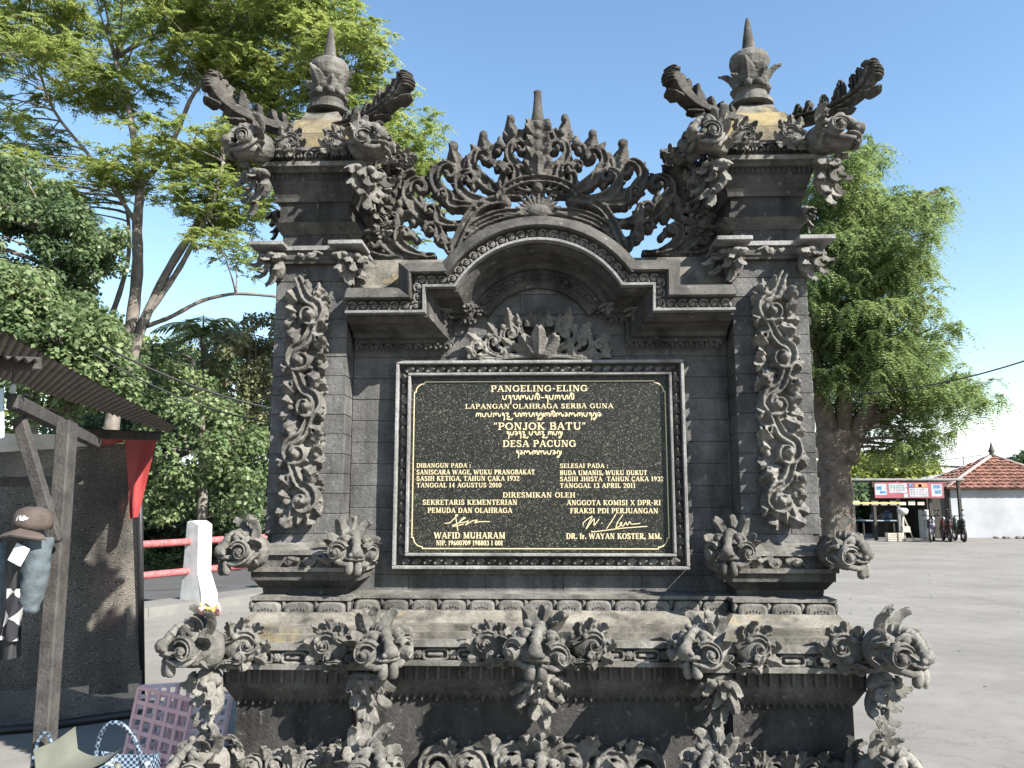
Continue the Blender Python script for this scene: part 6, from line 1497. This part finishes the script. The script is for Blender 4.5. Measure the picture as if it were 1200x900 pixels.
g = G(); g.add([b_ + [0, .1, -.05], c_ + [0, -.1, -.05], [c_[0], c_[1], 1.5], [b_[0], b_[1], 1.5], b_ + [.08, .1, -.05], c_ + [.08, -.1, -.05], [c_[0] + .08, c_[1], 1.5], [b_[0] + .08, b_[1], 1.5]], [(0, 1, 2, 3), (7, 6, 5, 4), (0, 4, 5, 1), (3, 2, 6, 7)]); obj('gable', g, M['darkwall'], shed)
bar('ridge_board', c_ + [-2.5, 0, .05], c_ + [.9, -.5, -.15], .12, .12, M['darkwall'], shed)
an = tag(empty('antenna'), 'thin television antenna on the grey shed roof', 'antenna'); p = PD(1130, 552, H + 7)
g = G(); tube(g, [p, p + [0, 0, .75]], .03, 6); obj('mast', g, M['tin'], an)
for k in range(7): g = G(); tube(g, [p + [-.9 + k * .3, -.1, .6 + .04 * k], p + [-.9 + k * .3 + .05, .5, .62 + .04 * k]], .02, 5); obj('element', g, M['tin'], an)
g = G(); tube(g, [p + [-1.0, .1, .58], p + [1.1, .1, .86]], .025, 6); obj('boom', g, M['tin'], an)
# open stall with banner
W = 34.5; ws = tag(empty('roadside_stall'), 'open roadside stall with flat tin roof behind the parked motorbikes', 'stall')
za, zb_ = PD(1060, 563, W)[2], PD(1060, 560.5, W)[2]; xa, xb = PD(985, 570, W)[0], PD(1131, 570, W)[0]; yW = CAM[1] + W
g = G(); box(g, xa, xb, yW, yW + 4, za, zb_, .01); obj('roof', g, M['tin'], ws)
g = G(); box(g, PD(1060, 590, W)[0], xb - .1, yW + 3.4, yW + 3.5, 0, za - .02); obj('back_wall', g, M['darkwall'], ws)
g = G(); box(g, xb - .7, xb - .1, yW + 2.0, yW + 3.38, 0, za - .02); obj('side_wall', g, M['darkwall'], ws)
for px in (1001, 1026, 1054.5, 1092, 1127):
    x = PD(px, 600, W)[0]; g = G(); box(g, x - .06, x + .06, yW + .05, yW + .17, 0, za - .003, .01); obj('post', g, M['concrete'] if px == 1054.5 else M['wood'], ws)
for k in range(9):
    x = xa + .25 + k * .38; g = G(); box(g, x - .14, x + .14, yW + .02, yW + .035, PD(0, 585, W)[2] - .25, PD(0, 585, W)[2] - .12 + .05 * (k % 2), .003); obj('valance_flap', g, M['cream'], ws)
g = G(); zz = PD(0, 583.5, W)[2]; box(g, xa, PD(1054, 580, W)[0], yW + .0, yW + .06, zz - .25, zz - .19); obj('cross_rail', g, M['yellow_f'], ws)
# banner: printed sheet in red, blue and white
bn = tag(empty('banner'), 'long printed red and white banner with blue pictures across the stall front', 'banner')
q = lambda zx, zy: (1000 + zx / 6, 520 + zy / 6)
def panel(name, zx0, zy0, zx1, zy1, mat, dy):
    a, b_ = PD(*q(zx0, zy0), W - .1), PD(*q(zx1, zy1), W - .1); g = G(); box(g, min(a[0], b_[0]), max(a[0], b_[0]), yW - .1 - dy - .004, yW - .1 - dy, min(a[2], b_[2]), max(a[2], b_[2])); return obj(name, g, mat, bn)
M['bred'] = simple('banner_red', (.33, .09, .11), .5, .2, 2); M['bwhite'] = simple('banner_white', (.40, .46, .50), .5, .3, 6); M['bblue'] = simple('banner_blue', (.10, .22, .38), .5, .5, 8); M['borange'] = simple('banner_orange', (.55, .25, .13), .5, .3, 6)
panel('sheet', 145, 272, 640, 382, M['bred'], 0)
for zx0, zy0, zx1, zy1, mm in ((248, 280, 378, 345, 'bwhite'), (392, 312, 528, 372, 'bwhite'), (355, 350, 386, 378, 'bwhite'), (150, 282, 236, 360, 'bwhite'), (545, 285, 625, 370, 'bwhite')): panel('print_field', zx0, zy0, zx1, zy1, M[mm], .004)
for zx0, zy0, zx1, zy1, mm in ((160, 300, 200, 325, 'bblue'), (185, 330, 228, 350, 'bblue'), (560, 290, 610, 315, 'bblue'), (572, 325, 615, 350, 'bblue'), (430, 280, 520, 308, 'borange'), (388, 280, 420, 302, 'bblue'), (455, 285, 480, 305, 'bred')): panel('printed_picture', zx0, zy0, zx1, zy1, M[mm], .008)
for r in range(3): 
    for k in range(5 + r % 2): panel('printed_line', 256 + k * 22, 292 + r * 16, 256 + k * 22 + 15, 297 + r * 16, M['bred'], .008); panel('printed_line', 400 + k * 21, 322 + r * 15, 400 + k * 21 + 14, 327 + r * 15, M['bred'], .008)
# fridge, table, stand, crates
fr2 = tag(empty('refrigerator'), 'white upright refrigerator standing in the dark stall', 'refrigerator'); xf, xg = PD(1082, 600, W + 1)[0], PD(1093, 600, W + 1)[0]
g = G(); box(g, xf, xg, yW + 1, yW + 1.5, .02, 1.25, .02); obj('body', g, M['white'], fr2); g = G(); box(g, xf + .02, xg - .02, yW + .95, yW + .998, .08, .8, .01); obj('door', g, M['white'], fr2); g = G(); box(g, xf + .02, xg - .02, yW + .95, yW + .998, .82, 1.22, .01); obj('door', g, M['white'], fr2)
tbl = tag(empty('table'), 'pale blue topped table in the shade left of the stall post', 'table'); xt0, xt1 = PD(1007, 600, W + .6)[0], PD(1048, 600, W + .6)[0]
M['paleb2'] = simple('table_top', (.30, .36, .42), .5, .1, 3); g = G(); box(g, xt0, xt1, yW + .4, yW + 1.3, .78, .83, .01); obj('table_top', g, M['paleb2'], tbl)
for x in (xt0 + .1, xt1 - .1):
    for y in (yW + .5, yW + 1.2): g = G(); box(g, x - .03, x + .03, y - .03, y + .03, 0, .778, .004); obj('leg', g, M['wood'], tbl)
for k, (px, py, s_) in enumerate(((1040, 600, .20), (1034, 601, .14), (1024, 600, .16))):
    c = PD(px, py, W + .8); g = G(); lathe(g, [(s_ * .8, 0), (s_, s_ * .5), (s_ * .9, s_ * 1.4), (s_ * .4, s_ * 1.7), (s_ * .3, s_ * 2)], 14, (c[0], yW + .85, .832)); tag(obj('jar', g, simple('jar_%d' % k, ((.05, .08, .16), (.10, .12, .10), (.16, .10, .08))[k], .4)), ('large dark blue jar at the right end of the pale table', 'small dark green jar beside the blue jar on the table', 'brown jar in the middle of the pale table')[k], 'jar')
sd = tag(empty('washing_stand'), 'white bowl on a slanted wooden stand beside the stall post', 'stand'); c = PD(1058, 601, W - .6)
g = G(); lathe(g, [(.05, -.1), (.14, -.06), (.20, .02), (.21, .12), (.16, .18), (.04, .2)], 18, c); obj('bowl', g, M['white'], sd, True)
for sx_, sy_ in ((-.12, -.1), (.34, -.1), (.1, .2), (-.05, .2)): bar('leg', c + [0, 0, -.1], [c[0] + sx_ * 1.0, c[1] + sy_, 0], .06, .05, M['cream'], sd)
g = G(); box(g, c[0] - .1, c[0] + .22, c[1] - .1, c[1] + .1, .35, .6, .02); obj('apron', g, M['cream'], sd)
for k, (px, w, h_) in enumerate(((1044, .42, .28), (1052, .26, .34))):
    c = PD(px, 615, W - .8); g = G()
    for z in np.arange(.02, h_, .085): 
        for y in (-.14, .14): box(g, c[0] - w / 2, c[0] + w / 2, c[1] + y - .01, c[1] + y + .01, z, z + .06, .003)
        for x in (-w / 2, w / 2): box(g, c[0] + x - .01, c[0] + x + .01, c[1] - .128, c[1] + .128, z, z + .06, .003)
    box(g, c[0] - w / 2 + .012, c[0] + w / 2 - .012, c[1] - .12, c[1] + .12, 0, .02)
    tag(obj('crate', g, M['cream']), ('wider pale slatted crate on the ground left of the white bowl stand', 'smaller pale slatted crate touching the white bowl stand')[k], 'crate')
def motorbike(px, d, rz, col, label, green=False):
    p = G0(px, 628); p = PD(px, 600, d); t = tag(empty('motorbike', (p[0], p[1], 0), rz), label, 'motorbike', 'motorbikes parked before the stall')
    body = simple('bike_paint_' + str(px), col, .35, .1, 5)
    for x in (-.62, .62):
        g = G(); r = .27; sweep(g, [(r * math.cos(a), r * math.sin(a), 0) for a in np.linspace(0, 2 * math.pi, 25)], .045, .05, ROUND); g.xf(lambda a: np.stack([a[:, 0] + x, a[:, 2], a[:, 1] + .31], 1)); w_ = obj('wheel', g, M['black'], t, True)
        g = G(); sweep(g, [(.20 * math.cos(a), .20 * math.sin(a), 0) for a in np.linspace(0, 2 * math.pi, 19)], .015, .03, ROUND)
        for k in range(5): a = k * 1.257; sweep(g, [(0, 0, 0), (.1 * math.cos(a), .1 * math.sin(a), 0), (.2 * math.cos(a), .2 * math.sin(a), 0)], .018, .018, ROUND)
        g.xf(lambda a: np.stack([a[:, 0] + x, a[:, 2], a[:, 1] + .31], 1)); obj('rim', g, M['tin'], w_, True)
    g = G(); tube(g, bez((-.72, 0, .72), (-.4, 0, .66), (-.1, 0, .52), (.05, 0, .42), 10), [.05, .10, .13, .14, .14, .13, .12, .11, .10, .08], 10); tube(g, bez((.0, 0, .36), (.25, 0, .30), (.38, 0, .55), (.46, 0, .92), 10), [.08, .09, .10, .10, .11, .13, .14, .13, .10, .06], 10); ell(g, (-.35, 0, .42), (.28, .09, .14)); obj('body', g, body, t, True)
    g = G(); tube(g, bez((-.78, 0, .80), (-.5, 0, .84), (-.2, 0, .80), (.02, 0, .66), 10), [.05, .09, .11, .12, .12, .12, .11, .09, .07, .04], 10); obj('saddle', g, M['black'], t, True)
    g = G(); tube(g, [(.62, 0, .31), (.50, 0, .70), (.44, 0, 1.0)], .035, 8); tube(g, [(.30, -.34, 1.06), (.42, -.12, 1.02), (.42, .12, 1.02), (.30, .34, 1.06)], .018, 7); obj('handlebar', g, M['black'], t, True)
    g = G(); ell(g, (.54, 0, .90), (.07, .10, .09)); obj('headlight', g, M['white'], t, True)
    g = G(); sweep(g, [(.33 * math.cos(a), .33 * math.sin(a), 0) for a in np.linspace(.3, 2.2, 12)], .012, .07, ROUND); g.xf(lambda a: np.stack([a[:, 0] + .62, a[:, 2], a[:, 1] + .31], 1)); obj('mudguard', g, body, t, True)
    for s in (-1, 1): g = G(); tube(g, [(.38, s * .2, 1.05), (.36, s * .26, 1.22)], .01, 5); ell(g, (.36, s * .28, 1.26), (.015, .06, .04)); obj('mirror', g, M['black'], t, True)
motorbike(1090, W - .9, math.radians(60), (.06, .06, .10), 'dark blue motorbike with a silver front nearest the white bowl stand')
motorbike(1107, W - .6, math.radians(75), (.10, .025, .025), 'dark red motorbike in the middle of the parked row')
motorbike(1122, W - .7, math.radians(78), (.03, .05, .035), 'motorbike with green panels nearest the white house')
# wires
M['wire'] = simple('black_cable', (.02, .02, .02), .6)
def wire(a, b_, sag, r, label):
    a, b_ = np.array(a), np.array(b_); t = np.linspace(0, 1, 24)[:, None]; p = a * (1 - t) + b_ * t; p[:, 2] -= sag * 4 * (t[:, 0] * (1 - t[:, 0])); g = G(); tube(g, p, r, 5); tag(obj('cable', g, M['wire']), label, 'cable')
wire(PD(1000, 462, 24), PD(1260, 402, 20), .25, .02, 'thin black overhead cable reaching the right picture edge above the cloud')
wire(PD(120, 405, 11), PD(420, 490, 13), .25, .017, 'upper black cable crossing in front of the roadside trees')
wire(PD(110, 415, 11.2), PD(420, 500, 13.2), .35, .012, 'lower black cable crossing in front of the roadside trees')
